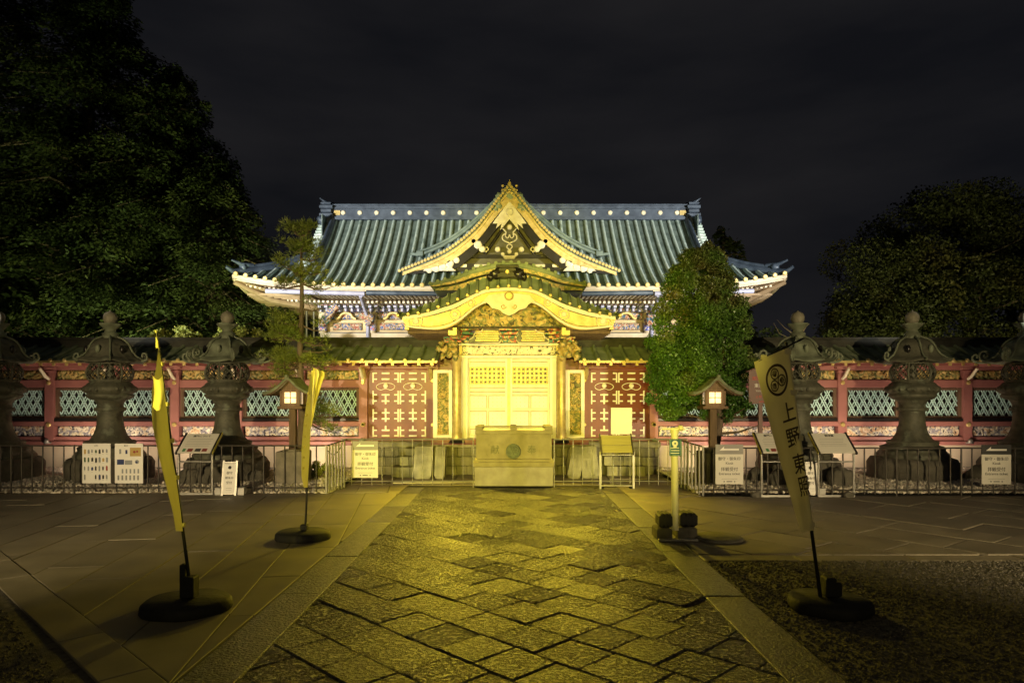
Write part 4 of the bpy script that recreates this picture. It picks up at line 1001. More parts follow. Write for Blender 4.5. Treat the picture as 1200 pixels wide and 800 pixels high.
for (x0, x1, z0, z1) in ((-.2, .2, -.06, .06), (-.16, .16, .06, .13), (-.22, .22, .13, .19)): b.box(q.x + x0, q.x + x1, D0 - .03, D0 + .3, q.z + z0, q.z + z1, .015)
for sx in (-1, 1):
    b.ball((q.x + sx * .23, D0 + .02, q.z + .02), .1, rough=.6, seed=sx); b.ball((q.x + sx * .32, D0 + .05, q.z - .03), .07, rough=.6)
oe = b.build('ridge_end_tile', BLACK, gate); b = MB(); b.disc(q.x, D0 - .05, q.z + .05, .04, .03, 12); b.build('crest', GOLD, oe)
b = MB(); q = at(594.5, 309, 13.1)
b.build('x', GOLD, gate) if False else None
# stone platform, steps and cheek slabs of the gate
pf = MB()
def blocks(mb, x0, x1, y, z0, z1, rows, wv, dep=.3, seed=0):
    rnd = random.Random(seed); h = (z1 - z0) / rows
    for r2 in range(rows):
        x = x0
        while x < x1 - .02:
            ww = min(rnd.uniform(wv * .8, wv * 1.25), x1 - x)
            if x1 - (x + ww) < wv * .3: ww = x1 - x
            mb.box(x + .004, x + ww - .004, y - rnd.uniform(0, .018), y + dep, z0 + r2 * h + .003, z0 + (r2 + 1) * h - .003, .012); x += ww
blocks(pf, -3.15, -.64, 14.35, -.02, .56, 3, .24, .5, 1); blocks(pf, .66, 3.1, 14.35, -.02, .56, 3, .24, .5, 2)
blocks(pf, -2.45, -1.9, 13.85, -.02, .2, 1, .2, .48, 3); blocks(pf, -2.3, -1.85, 13.98, .2, .40, 1, .2, .35, 4); blocks(pf, -2.2, -1.85, 14.1, .40, .56, 1, .2, .25, 5)
blocks(pf, 1.95, 2.75, 14.0, -.02, .2, 1, .2, .33, 6); blocks(pf, 1.9, 2.65, 14.1, .2, .4, 1, .2, .23, 7)
pf.box(-3.15, -.70, 14.22, 14.9, .565, .685, .015); pf.box(.72, 3.1, 14.22, 14.9, .565, .685, .015); 
platform = pf.build('platform', PLATST, gate)
b = MB()
for k2 in range(4): b.box(-.66, .68, 13.25 + .27 * k2, 14.6, -.02 if k2 == 0 else .17 * k2, .17 * (k2 + 1), .01)
b.build('steps', STONEL, gate)
for i, (x, w_, ang, tlt) in enumerate(((-1.78, .36, 8, 0), (-1.44, .2, 5, 0), (1.28, .26, -10, 14), (1.55, .34, 6, -4))):
    b = MB(); M_ = Matrix.Translation((x, 13.75, .29)) @ Matrix.Rotation(R(tlt), 4, 'Y') @ Matrix.Rotation(R(-24), 4, 'X')
    b.box(-w_ / 2, w_ / 2, -.12, .12, -.36, .36, .05, M_); b.ball((x - .02, 13.9, .28), .3, w_ * 1.9, .7, 1.05, 14, .35, i); b.build('cheek_slab', PLATST, gate)
# ------------------------------------------------------------------ offertory box
def objp(b, name, m, par): return b.build(name, m, par)
ob = thing('offertory_box', 'large stone-like offertory box with round crest standing before the gate', 'offertory box', (.03, 12.3, 0))
K = 12.3; a = at(558, 568, K); c = at(646.5, 501, K)
b = MB(); b.pbox(556, 546.5, 648, 569.5, K - .03, .85, .012); objp(b, 'base', STONEL, ob)
b = MB(); b.pbox(554.5, 541, 649.5, 547, K - .07, .93, .012); b.pbox(556, 538, 648, 541.2, K - .04, .87, .01); objp(b, 'plinth_moulding', BOXST, ob)
b = MB(); b.pbox(558, 507.5, 646.5, 538, K, .8, .008); body = objp(b, 'body', BOXST, ob)
b = MB(); b.pbox(557, 504, 647.5, 509, K - .03, .86, .008)
for (x0, x1) in ((557, 565.5), (598, 605.5), (638.5, 647.5)): b.pbox(x0, 499.3, x1, 504, K - .03, .86, .006)
b.pbox(557, 498.5, 647.5, 500, K - .04, .05, .004); b.pbox(557, 498.5, 647.5, 500, K + .78, .05, .004); objp(b, 'top_frame', BOXST, ob)
b = MB()
for i in range(5): b.box(a.x + .1, c.x - .1, K + .1 + i * .14, K + .16 + i * .14, c.z - .05, c.z - .02)
objp(b, 'slats', GOLDP, ob)
def oct_(x0, x1, y0, y1, cc, K): 
    p = [(x0 + cc, y1), (x1 - cc, y1), (x1, y1 - cc * .9), (x1, y0 + cc * .9), (x1 - cc, y0), (x0 + cc, y0), (x0, y0 + cc * .9), (x0, y1 - cc * .9)]; return [(at(q[0], q[1], K).x, at(q[0], q[1], K).z) for q in p]
o1 = oct_(569.5, 633.5, 518.5, 537.3, 4, K); b = MB()
n = 8; i1 = oct_(570.6, 632.4, 519.5, 536.4, 3.6, K)
b.add([(x, K - .018, z) for x, z in o1] + [(x, K - .018, z) for x, z in i1] + [(x, K + .0, z) for x, z in o1] + [(x, K + .0, z) for x, z in i1],
      [(i, (i + 1) % n, n + (i + 1) % n, n + i) for i in range(n)] + [(i, 2 * n + i, 2 * n + (i + 1) % n, (i + 1) % n) for i in range(n)] + [(n + i, n + (i + 1) % n, 3 * n + (i + 1) % n, 3 * n + i) for i in range(n)])
objp(b, 'panel_frame', BOXST, body)
q = at(601.5, 528.5, K); b = MB(); b.disc(q.x, K - .05, q.z, .135, .05, 28); 
def crest3(b, x, y, z, r, rim=.012):
    b.tube([(x + r * math.cos(t), y, z + r * math.sin(t)) for t in [2 * PI * k / 24 for k in range(25)]], rim, 5, False)
    for k in range(3):
        th = PI / 2 + 2 * PI * k / 3; lx, lz = x + r * .46 * math.cos(th), z + r * .46 * math.sin(th)
        P = []
        for j in range(19):
            t = 2 * PI * j / 18; rr = r * .40 * (1 - .35 * math.cos(t) ** 8 * (1 if math.cos(t) < 0 else -.3)); 
            P.append((lx + rr * math.cos(t + th), y, lz + rr * math.sin(t + th)))
        b.tube(P, rim * .7, 4, False)
        for s_ in (-.5, 0, .5): b.tube([(lx - r * .3 * math.cos(th), y, lz - r * .3 * math.sin(th)), (lx + r * .32 * math.cos(th + s_), y, lz + r * .32 * math.sin(th + s_))], rim * .5, 4, False)
cr_ = objp(b, 'round_crest', BRONZEV, ob); b = MB(); crest3(b, q.x, K - .08, q.z, .118, .012); objp(b, 'crest_leaves', BRONZEV, cr_)
t_ = at(580, 527.5, K); text('献', t_.x, K - .006, t_.z, .17, INLAY, body, ext=.006); t_ = at(623, 527.5, K); text('奉', t_.x, K - .006, t_.z, .17, INLAY, body, ext=.006)
# ------------------------------------------------------------------ bronze lanterns
def build_lantern(curl, bm, loc, label, vents=True):
    t = thing('bronze_lantern', label, 'lantern', loc, 'bronze lanterns in front of the red wall')
    def P(b, name, m, par=t):
        o = MB(); o.v = [(v[0] * .91 + loc[0], v[1] * .91 + loc[1], v[2] * .965 + loc[2]) for v in b.v]; o.f = b.f; o.sm = b.sm; return o.build(name, m, par)
    hexm = lambda amt: (lambda a, r, z, j: (r * (1 + amt * abs(math.cos(3 * a)) ** 2 - amt * .5), z))
    b = MB(); b.lathe([(.80, 0), (.86, .06), (.87, .38), (.80, .48), (.5, .5)], 48, mod=lambda a, r, z, j: (r * (1 - .07 * abs(math.sin(3 * a)) ** .6 + .03 * abs(math.sin(9 * a))), z)); P(b, 'stone_base', ROCK)
    b = MB(); b.lathe([(.62, .45), (.66, .48), (.68, .54), (.64, .59), (.58, .64), (.60, .69), (.54, .72), (.48, .735)], 48, mod=lambda a, r, z, j: (r * (1 + .05 * abs(math.sin(6 * a)) - .04 * abs(math.sin(3 * a))), z)); P(b, 'petal_pedestal', bm)
    b = MB(); b.lathe(cr([(.48, .73), (.47, .77), (.42, .81), (.35, .88), (.29, .99), (.25, 1.15), (.235, 1.40), (.25, 1.48), (.245, 1.52), (.285, 1.60), (.34, 1.66)], 4), 30); 
    b.lathe([(.285, 1.40), (.30, 1.42), (.30, 1.45), (.285, 1.47)], 30); b.lathe([(.46, .76), (.49, .77), (.49, .80), (.45, .82)], 30); P(b, 'stem', bm)
    b = MB(); b.lathe([(.33, 1.62), (.40, 1.66), (.44, 1.70), (.42, 1.73)], 36, mod=lambda a, r, z, j: (r * (1 + .03 * abs(math.sin(9 * a))), z))
    b.lathe([(.38, 1.72), (.46, 1.77), (.49, 1.83), (.48, 1.87), (.43, 1.90), (.40, 1.94), (.36, 1.965)], 48, mod=lambda a, r, z, j: (r * (1 + .05 * abs(math.cos(3 * a)) + .02 * math.sin(18 * a)), z))
    for k in range(24): an = 2 * PI * k / 24; b.ball((.475 * math.cos(an), .475 * math.sin(an), 1.82), .045, rough=.8, seed=k, n=8)
    P(b, 'platform', bm)
    # openwork fire box: ribs, rings and pierced hexagon panels
    b = MB(); prof = lambda z: .345 + .085 * math.sin(PI * (z - 1.96) / .37)
    for z in (1.97, 2.00, 2.33): b.tube([(prof(z) * math.cos(a), prof(z) * math.sin(a), z) for a in [2 * PI * k / 30 for k in range(31)]], .022, 6, False)
    for k in range(6):
        an = 2 * PI * k / 6 + PI / 6; b.tube([(prof(z) * math.cos(an), prof(z) * math.sin(an), z) for z in np.linspace(1.96, 2.34, 7)], .024, 6)
    for k in range(20):
        for s_ in (-1, 1): b.tube([(prof(z) * math.cos(2 * PI * k / 20 + s_ * (z - 1.96) * 2.2), prof(z) * math.sin(2 * PI * k / 20 + s_ * (z - 1.96) * 2.2), z) for z in np.linspace(1.98, 2.32, 6)], .011, 4, False)
    b.tube([(0, 0, 1.96), (0, 0, 2.3)], [.12, .06], 8)
    P(b, 'fire_box', bm)
    b = MB(); rp_ = cr([(.64, 2.335), (.655, 2.36), (.60, 2.40), (.52, 2.455), (.455, 2.53), (.41, 2.62), (.36, 2.71), (.27, 2.78), (.17, 2.82), (.14, 2.84)], 3)
    b.lathe([(.3, 2.35)] + rp_, 48, mod=lambda a, r, z, j: (r * (.94 + .09 * abs(math.cos(3 * a)) ** 3), z + (.035 * abs(math.cos(3 * a)) ** 3 if z < 2.42 else 0)))
    rf_ = P(b, 'roof', BRONZEV if curl else bm)
    b = MB()
    for k in range(6):
        an = 2 * PI * k / 6; ca, sa = math.cos(an), math.sin(an)
        b.tube([(r * 1.03 * ca, r * 1.03 * sa, z + .03) for r, z in rp_[3::2]], .022, 5)
    P(b, 'roof_ribs', BRONZEV, rf_)
    for k in range(6):
        an = 2 * PI * k / 6; ca, sa = math.cos(an), math.sin(an); b = MB()
        if curl:
            sp = [(.60, 2.39), (.70, 2.40), (.78, 2.44), (.80, 2.52), (.75, 2.585), (.68, 2.58), (.655, 2.52), (.69, 2.48), (.725, 2.50), (.72, 2.53)]
            b.tube([(r * ca, r * sa, z) for r, z in cr(sp, 3)], [.034] * 12 + [.026] * (len(cr(sp, 3)) - 12), 6)
            sp = [(.62, 2.37), (.72, 2.36), (.84, 2.37), (.92, 2.42), (.93, 2.49), (.88, 2.53), (.84, 2.50), (.86, 2.465)]; b.tube([(r * ca, r * sa, z) for r, z in cr(sp, 3)], .024, 6)
        else: b.tube([(.60 * ca, .60 * sa, 2.39), (.68 * ca, .68 * sa, 2.38), (.73 * ca, .73 * sa, 2.42)] , [.035, .03, .015], 6)
        if not curl and k in (0, 1, 3): b.tube([(r * ca, r * sa, z) for r, z in cr([(.66, 2.38), (.76, 2.42), (.75, 2.52), (.68, 2.53), (.67, 2.47), (.70, 2.46)], 3)], .022, 6)
        P(b, 'roof_scroll', BRONZEV, rf_)
    for k in range(6):
        an = 2 * PI * k / 6 + PI / 6 + PI; b = MB(); r = .43; z = 2.60
        c_ = Vector((r * math.cos(an), r * math.sin(an), z)); b.ball(c_, .05, sz=1.6, n=10); P(b, 'roof_vent', BLACK if k % 2 == 0 else BRONZEV, rf_)
    b = MB(); b.lathe([(.15, 2.82), (.155, 2.93), (.11, 2.95), (.10, 2.99), (.13, 3.02), (.20, 3.09), (.215, 3.12), (.12, 3.12), (.09, 3.10)], 24, mod=lambda a, r, z, j: (r * (1 + (.10 * math.cos(6 * a) if z > 3.05 else 0)), z)); P(b, 'finial_cup', BRONZEV)
    b = MB(); b.lathe([(.05, 3.10), (.105, 3.13), (.132, 3.19), (.135, 3.25), (.115, 3.31), (.07, 3.345), (.025, 3.36), (.01, 3.385)], 20); P(b, 'finial_ball', BRONZEF)
    return t
L1 = build_lantern(True, BRONZE, (-5.42, 13, 0), 'verdigris bronze lantern with curled roof scrolls, behind the narrow folding notice stand')
dup(L1, (5.44, 13, 0), 'bronze lantern with curled roof scrolls partly hidden by the leaning crest banner', rz=.0)
dup(L1, (9.72, 12.9, 0), 'dark bronze lantern cut off by the right edge of the photo', rz=.5)
L2 = build_lantern(False, BRONZE, (-7.65, 13, 0), 'dark bronze lantern standing behind the two white poster boards')
dup(L2, (7.62, 13, 0), 'dark bronze lantern standing alone behind the railings between curled lantern and right edge', rz=.35)
dup(L2, (-9.72, 12.9, 0), 'dark bronze lantern cut off by the left edge of the photo', rz=.2)
# ------------------------------------------------------------------ railings
def rail(name, label, x0, x1, y, h, m, step=.176, rb_=.011, post=6, y1=None, zb=.03, bottom=True):
    t = thing(name, label, 'fence', ((x0 + x1) / 2, y, 0)); y1 = y if y1 is None else y1; L = math.hypot(x1 - x0, y1 - y); n = max(1, round(L / step))
    b = MB(); b.tube([(x0, y, h), (x1, y1, h)], .014, 6, smooth=False)
    if bottom: b.tube([(x0, y, zb + .07), (x1, y1, zb + .07)], .011, 6, smooth=False)
    for i in range(n + 1):
        if i % post == 0 or i == n: continue
        x = x0 + (x1 - x0) * i / n; yy = y + (y1 - y) * i / n; b.tube([(x, yy, zb), (x, yy, h)], rb_, 6)
    b.build('railing', m, t)
    for i in range(0, n + 1):
        if i % post and i != n: continue
        x = x0 + (x1 - x0) * i / n; yy = y + (y1 - y) * i / n; b = MB(); b.tube([(x, yy, -.02), (x, yy, h + .01)], rb_ * 1.35, 8); b.build('post', m, t)
    return t
rail('fence', 'dark iron bar railing left of the path, below the left lanterns', -10.5, -3.1, 11.43, .80, IRON)
rail('fence', 'dark iron bar railing right of the path, below the right lanterns', 3.12, 10.5, 11.15, .78, IRON)
rail('fence', 'thin metal railing left of the offertory box', -3.07, -.70, 12.3, .855, STEEL, .177, .0065, 20)
rail('fence', 'thin metal railing right of the offertory box', .76, 3.15, 12.3, .855, STEEL, .177, .0065, 20)
for sx, x0, ya, yb, lb in ((-1, -3.1, 11.4, 12.3, 'closely set grey bars folded back at the corner of the left railing'), (1, 3.12, 11.15, 12.3, 'closely set grey bars folded back at the corner of the right railing')):
    t = thing('fence_return', lb, 'fence', (x0, ya, 0))
    n = 7; 
    for i in range(n):
        y = ya + (yb - ya) * (i + .0) / n; x = x0 - sx * .13 * i / n; b = MB(); b.box(x - .014, x + .014, y - .014, y + .014, 0, .81 + .045 * i / n, .003); b.build('bar', GREY, t)
    b = MB(); b.tube([(x0, ya, .80), (x0 - sx * .13, yb, .85)], .012, 6); b.tube([(x0 + .02, ya + (yb - ya) * k / 10, .72 - .10 * math.sin(PI * k / 10)) for k in range(11)], .008, 5); b.build('rail', BLKPOLE, t)
bt = MB(); p0 = at(461, 564.5, 12.7); p1 = at(556, 562.5, 12.7); bt.tube([(p0.x, 12.7, .02), (p1.x, 12.7, .035)], .016, 8)
tag(bt.build('light_tube', YPOLE, None), 'pale tube lying on the paving left of the offertory box', 'tube')
# ------------------------------------------------------------------ signs
def kiosk(x0, x1, y0, y1, d, label, dark=False):
    a = at(x0, y1, d); c = at(x1, y0, d); W_ = c.x - a.x; H_ = c.z - a.z; cx_ = (a.x + c.x) / 2
    t = thing('direction_sign', label, 'sign', (cx_, d, a.z)); hb = a.z + H_ * .755
    b = MB(); b.box(a.x, c.x, d, d + .012, a.z, hb - .001); b.build('sign_face', PAPER, t)
    b = MB(); b.box(a.x, c.x, d - .001, d + .012, hb, c.z); bn = b.build('arrow_band', DGREY if dark else GREY, t)
    b = MB(); ya = hb + H_ * .095; b.prism([(cx_ - W_ * .36, ya), (cx_ + W_ * .34, ya), (cx_ + W_ * .34, ya + H_ * .045), (cx_ - W_ * .20, ya + H_ * .045), (cx_ - W_ * .19, ya + H_ * .10)], d - .005, d - .0015); b.build('arrow', WHITE, bn)
    text('御守・御朱印', cx_, d - .002, a.z + H_ * .635, W_ * .135, INK, t); text('Kiosk', cx_, d - .002, a.z + H_ * .525, W_ * .12, INK, t)
    text('拝観受付', cx_, d - .002, a.z + H_ * .37, W_ * .155, INK, t); text('Entrance ticket', cx_, d - .002, a.z + H_ * .26, W_ * .125, INK, t)
    b = MB(); b.box(cx_ - W_ * .28, cx_ + W_ * .28, d - .004, d - .0015, a.z + H_ * .13, a.z + H_ * .135)
    b.box(cx_ - W_ * .10, cx_ + W_ * .10, d - .004, d - .0015, a.z + H_ * .055, a.z + H_ * .075)
    for s_ in (-1, 1): b.disc(cx_ + s_ * W_ * .19, d - .003, a.z + H_ * .065, W_ * .022, .002, 8)
    b.build('small_print', INK, t)
    b = MB(); 
    for s_ in (-1, 1): b.tube([(cx_ + s_ * W_ * .3, d + .014, c.z - .02), (cx_ + s_ * W_ * .3, d + .05, c.z + .0)], .006, 5)
    b.build('hook', IRON, t); return t
kiosk(413, 443, 516.5, 559.5, 12.26, 'white kiosk and ticket arrow sign hanging on railing left of the offertory box')
kiosk(838.5, 871, 520.5, 567, 11.1, 'white kiosk and ticket arrow sign beside the right wooden lamp')
kiosk(1150.5, 1185, 521, 567, 11.1, 'dim kiosk and ticket arrow sign with black band near the right edge', True)
def poster(x0, x1, label, kind):
    d = 11.38; a = at(x0, 566, d); c = at(x1, 519.5, d); W_ = c.x - a.x; H_ = c.z - a.z
    t = thing('poster_board', label, 'poster board', ((a.x + c.x) / 2, d, a.z)); b = MB(); b.box(a.x, c.x, d, d + .012, a.z, c.z); b.build('board', WHITE, t)
    rnd = random.Random(kind)
    cols = [INK, mat('print_navy%d' % kind, (.02, .04, .16), .6, 0, 3, 0), mat('print_red%d' % kind, (.35, .05, .04), .6, 0, 3, 0), mat('print_tan%d' % kind, (.55, .38, .12), .6, 0, 3, 0), mat('print_grey%d' % kind, (.30, .32, .34), .6, 0, 3, 0), mat('print_green%d' % kind, (.06, .12, .05), .6, 0, 3, 0)]
    bs = {i: MB() for i in range(6)}
    def r_(i, u0, v0, u1, v1): bs[i].box(a.x + W_ * u0, a.x + W_ * u1, d - .003, d - .001, a.z + H_ * v0, a.z + H_ * v1, .0008)
    if kind == 1:
        for row in range(4):
            for col in range(7):
                if row == 3 and col in (1, 2): continue
                u = .06 + .13 * col; v = .80 - .215 * row + rnd.uniform(-.01, .01); w_ = rnd.uniform(.045, .075); h_ = rnd.uniform(.07, .12); i = rnd.choice([0, 0, 1, 2, 3, 4, 4, 5]); r_(i, u, v - h_ / 2, u + w_, v + h_ / 2)
                bs[i].disc(a.x + W_ * (u + w_ / 2), d - .003, a.z + H_ * (v + h_ / 2 + .008), W_ * .014, .001, 6); r_(4, u - .005, v - .075, u + w_, v - .07)
        text('お守り', a.x + W_ * .5, d - .002, a.z + H_ * .945, .022, cols[0], t)
    else:
        r_(3, .54, .68, .93, .90); bs[2].disc(a.x + W_ * .70, d - .006, a.z + H_ * .79, .022, .001, 8); bs[2].disc(a.x + W_ * .80, d - .006, a.z + H_ * .80, .018, .001, 8)
        r_(4, .16, .74, .23, .86); r_(1, .38, .74, .45, .84); r_(1, .08, .47, .33, .60); r_(4, .36, .47, .62, .58); bs[4].disc(a.x + W_ * .79, d - .003, a.z + H_ * .54, .035, .001, 14); bs[1].disc(a.x + W_ * .78, d - .006, a.z + H_ * .53, .018, .001, 8)
        for col in range(6):
            if col: r_(4, .11 + .14 * col, .25, .165 + .14 * col, .36)
            r_(4, .10 + .14 * col, .08, .16 + .14 * col, .20)
            r_(1, .125 + .14 * col, .10, .135 + .14 * col, .18)
        text('御朱印', a.x + W_ * .4, d - .002, a.z + H_ * .945, .022, cols[0], t)
    for i, q in bs.items():
        if q.v: q.build('printed_picture', cols[i], t)
poster(96.5, 129.5, 'white poster of many small charms in rows, leftmost of the two on the railing', 1); poster(134.5, 167.5, 'white poster with orange picture at its top corner, on the railing beside the charm poster', 2)
INFO = [mat('info_photo_red', (.25, .05, .04), .6, 0, 3, 0), mat('info_photo_dark', (.05, .045, .05), .6, 0, 3, 0), mat('info_photo_green', (.08, .25, .10), .6, 0, 3, 0)]
YEDGE = mat('yellow_edge', (.55, .50, .06), .5, 0, 3, 0)
def info(x0, x1, d, label, sx, pics=True, title='重要文化財', par_shift=8):
    # sloping notice panel on a two-legged steel stand
    a = at(x0, 531, d); c = at(x1, 531, d); zf = a.z; zb = zf + .29; yb = d + .36; xm = (a.x + c.x) / 2; cx_ = xm
    t = thing('information_stand', label, 'information board', (xm, d, 0)); W_ = c.x - a.x
    ang = math.atan2(zb - zf, yb - d); M_ = Matrix.Translation((xm, d, zf)) @ Matrix.Rotation(ang, 4, 'X'); Ls = math.hypot(zb - zf, yb - d)
    b = MB(); b.box(-W_ / 2, W_ / 2, 0, Ls, 0, .02, 0, M_); bd = b.build('panel', PAPER, t)
    b = MB()
    for s_ in (-1, 1): b.box(*sorted((s_ * (W_ / 2 - .012), s_ * (W_ / 2 + .02))), -.02, Ls + .02, -.01, .03, .003, M_)
    b.build('panel_edge', BLACK, t)
    b = MB(); s_ = -sx * -1
    b.box(*sorted((sx * -1 * -(W_ / 2 + .021), sx * -1 * -(W_ / 2 + .028))), -.02, Ls + .02, -.012, .032, 0, M_); b.build('edge_strip', YEDGE, t)
    b = MB()
    for k in range(5): b.box(-W_ * (.36 - .05 * (k == 0)), W_ * (.36 - .03 * (k % 3)), Ls * (.70 - .09 * k), Ls * (.70 - .09 * k) + .005, .0205, .022, 0, M_)
    b.build('text_lines', GREY, bd)
    rx = math.degrees(ang); o = text(title, 0, 0, 0, .05, INK, bd, rx=rx); o.location = (M_ @ Vector((0, Ls * .86, .0215))) - Vector((xm, d, 0))
    if pics:
        for k, (u, w_, i) in enumerate(((-.36, .08, 2), (-.22, .15, 0), (0, .16, 1), (.20, .14, 0))):
            b = MB(); b.box(W_ * u, W_ * (u + w_), Ls * .05, Ls * .2, .0205, .022, 0, M_); b.build('printed_picture', INFO[i], bd)
    for s_ in (-1, 1):
        b = MB(); x = xm + s_ * (W_ / 2 - .01); b.tube([(x, d + .05, 0), (x, d + .05, zf + .02)], .019, 8); b.build('leg', STEEL, t)
    b = MB(); b.tube([(a.x + .01, d + .05, zf - .14), (c.x - .01, d + .05, zf - .14)], .014, 6); b.build('cross_bar', STEEL, t)
    b = MB(); b.box(a.x, c.x, d + .03, d + .08, .0, .03); 
    b.build('foot_bar', STEEL, t)
info(207, 248, 11.25, 'sloping information board on steel legs left of the folding notice stand', 1, title='唐門について')
info(893, 934, 11.0, 'sloping information board with small pictures, partly behind the crest banner', -1, title='唐門について')
info(960, 1003, 11.0, 'sloping text-only information board right of the crest banner', -1, False, title='銅燈籠')
def aframe(px, d, label):
    q = at(px, 580, d); x = q.x; t = thing('folding_notice_stand', label, 'notice stand', (x, d, 0)); M_ = Matrix.Translation((x, d, 0)) @ Matrix.Rotation(R(-8), 4, 'X')
    b = MB(); 
    for s_ in (-1, 1): b.box(*sorted((s_ * .092, s_ * .125)), -.012, .012, 0, .58, .003, M_)
    b.box(-.092, .092, -.012, .012, .53, .56, .003, M_); b.box(-.092, .092, -.012, .012, .02, .04, .003, M_); b.build('front_frame', STEEL, t)
    b = MB(); b.box(-.092, .092, -.016, -.006, .04, .525, 0, M_); bd = b.build('notice', WHITE, t)
    M2 = Matrix.Translation((x, d + .17, 0)) @ Matrix.Rotation(R(9), 4, 'X'); b = MB(); b.box(-.125, .125, 0, .02, 0, .57, 0, M2); b.build('back_frame', BLACK, t)
    for i, (s_, v, sz) in enumerate((('御守', .37, .05), ('御朱印', .29, .045), ('受付', .21, .05))):
        o = text(s_, 0, 0, 0, sz, INK, bd, rx=82); o.location = (M_ @ Vector((0, -.0175, v))) - Vector((x, d, 0))
    b = MB(); c_ = M_ @ Vector((0, -.022, .46)); crest3(b, c_.x, c_.y, c_.z, .022, .004); b.build('small_crest', INK, bd)
    b = MB(); b.box(-.05, .05, -.018, -.016, .12, .126, 0, M_); b.box(-.045, .045, -.018, -.016, .09, .094, 0, M_); b.build('text_lines', GREY, bd)
    for s_ in (-1, 1):
        b = MB(); b.box(*sorted((x + s_ * .14, x + s_ * .24)), d + .02, d + .14, 0, .14, .015); b.build('weight', STEEL, t)
aframe(268, 11.15, 'narrow folding notice stand with crest, below the left curled lantern'); aframe(951, 11.1, 'narrow folding notice stand half hidden behind the crest banner')
# brass notice stand and bright white board
K = 12.0; t = thing('brass_notice_stand', 'brass plate notice on a steel stand right of the offertory box', 'notice stand', (at(723, 570, K).x, K, 0))
for (y0, y1) in ((511, 521.5), (522.5, 530)):
    b = MB(); p0 = at(706, y1, K); p1 = at(741, y0, K); M_ = Matrix.Translation(((p0.x + p1.x) / 2, K - .02 + (.10 if y0 < 515 else 0), p0.z)) @ Matrix.Rotation(R(-35), 4, 'X'); b.box(-(p1.x - p0.x) / 2, (p1.x - p0.x) / 2, -.008, .008, 0, (p1.z - p0.z) * 1.25, .002, M_); b.build('brass_plate', BRASS, t)
for s_ in (-1, 1):
    x = at(723 + s_ * 19.5, 0, K).x; b = MB(); b.box(x - .018, x + .018, K - .01, K + .03, 0, at(0, 529, K).z, .003); b.build('leg', STEEL, t)
    x = at(723 + s_ * 18.5, 0, K).x; b = MB(); b.add([(x - .012, K - .08, at(0, 530, K).z), (x + .012, K - .08, at(0, 530, K).z), (x + .012, K + .22, at(0, 509, K).z + .01), (x - .012, K + .22, at(0, 509, K).z + .01), (x - .012, K - .06, at(0, 532, K).z - .01), (x + .012, K - .06, at(0, 532, K).z - .01), (x + .012, K + .24, at(0, 509, K).z - .02), (x - .012, K + .24, at(0, 509, K).z - .02)], [(0, 1, 2, 3), (7, 6, 5, 4), (0, 3, 7, 4), (1, 5, 6, 2), (0, 4, 5, 1), (3, 2, 6, 7)]); b.build('side_arm', IRON, t)
    b = MB(); b.ball((x - s_ * .02, K + .06, .04), .045); b.build('caster', RUBBER, t)
for y in (533, 569): b = MB(); b.tube([(at(705, y, K).x, K + .01, max(.03, at(0, y, K).z)), (at(741, y, K).x, K + .01, max(.03, at(0, y, K).z))], .014, 6); b.build('cross_bar', STEEL, t)
b = MB(); b.box(t.location.x - .13, t.location.x + .13, K + .118, K + .12, at(0, 514.6, K).z, at(0, 514.0, K).z); 
K = 12.55; t = thing('white_sign_board', 'bright white sign board on a thin pole behind the brass notice stand', 'sign', (at(728, 570, K).x, K, 0))
b = MB(); b.pbox(716, 477.5, 740.5, 508.5, K, .015); b.build('board', WHITE, t)
b = MB(); b.tube([(at(718.5, 0, K).x, K + .02, 0), (at(718.5, 0, K).x, K + .02, at(0, 500, K).z)], .014, 8); b.build('pole', STEEL, t)
# maroon shrine sign on post
K = 12.4; t = thing('maroon_sign', 'maroon shrine name sign on a post half hidden behind the crest banner', 'sign', (at(891.5, 560, K).x, K, 0))
b = MB(); p0 = at(877.5, 473, K); p1 = at(906, 431, K); b.prism([(p0.x, p0.z), (p1.x, p0.z), (p1.x, p1.z), (p0.x + .22, p1.z + .02), (p0.x, p1.z - .04)], K, K + .02); bd = b.build('board', BROWN, t)
b = MB(); b.tube([(p0.x - .06, K - .01, p1.z - .07), (p0.x + .22, K - .01, p1.z + .035), (p1.x + .06, K - .01, p1.z - .0)], .012, 5); b.build('board_cap', BROWN, bd)
def tx(s_, px, py, sz, m, par=bd, d=K): q = at(px, py, d); return text(s_, q.x, d - .003, q.z, sz, m, par)
tx('国宝', 886.5, 443.5, .075, REDINK); tx('東照宮', 892, 452, .085, WHITE); tx('TOSHOGU', 892.5, 458.2, .045, WHITE); tx('上 野', 889, 464.8, .05, REDINK); tx('UENO', 893, 470.5, .04, REDINK)
b = MB(); x = at(892, 0, K).x; b.box(x - .035, x + .035, K + .022, K + .08, 0, p1.z - .1, .006); b.build('post', BROWN, t)
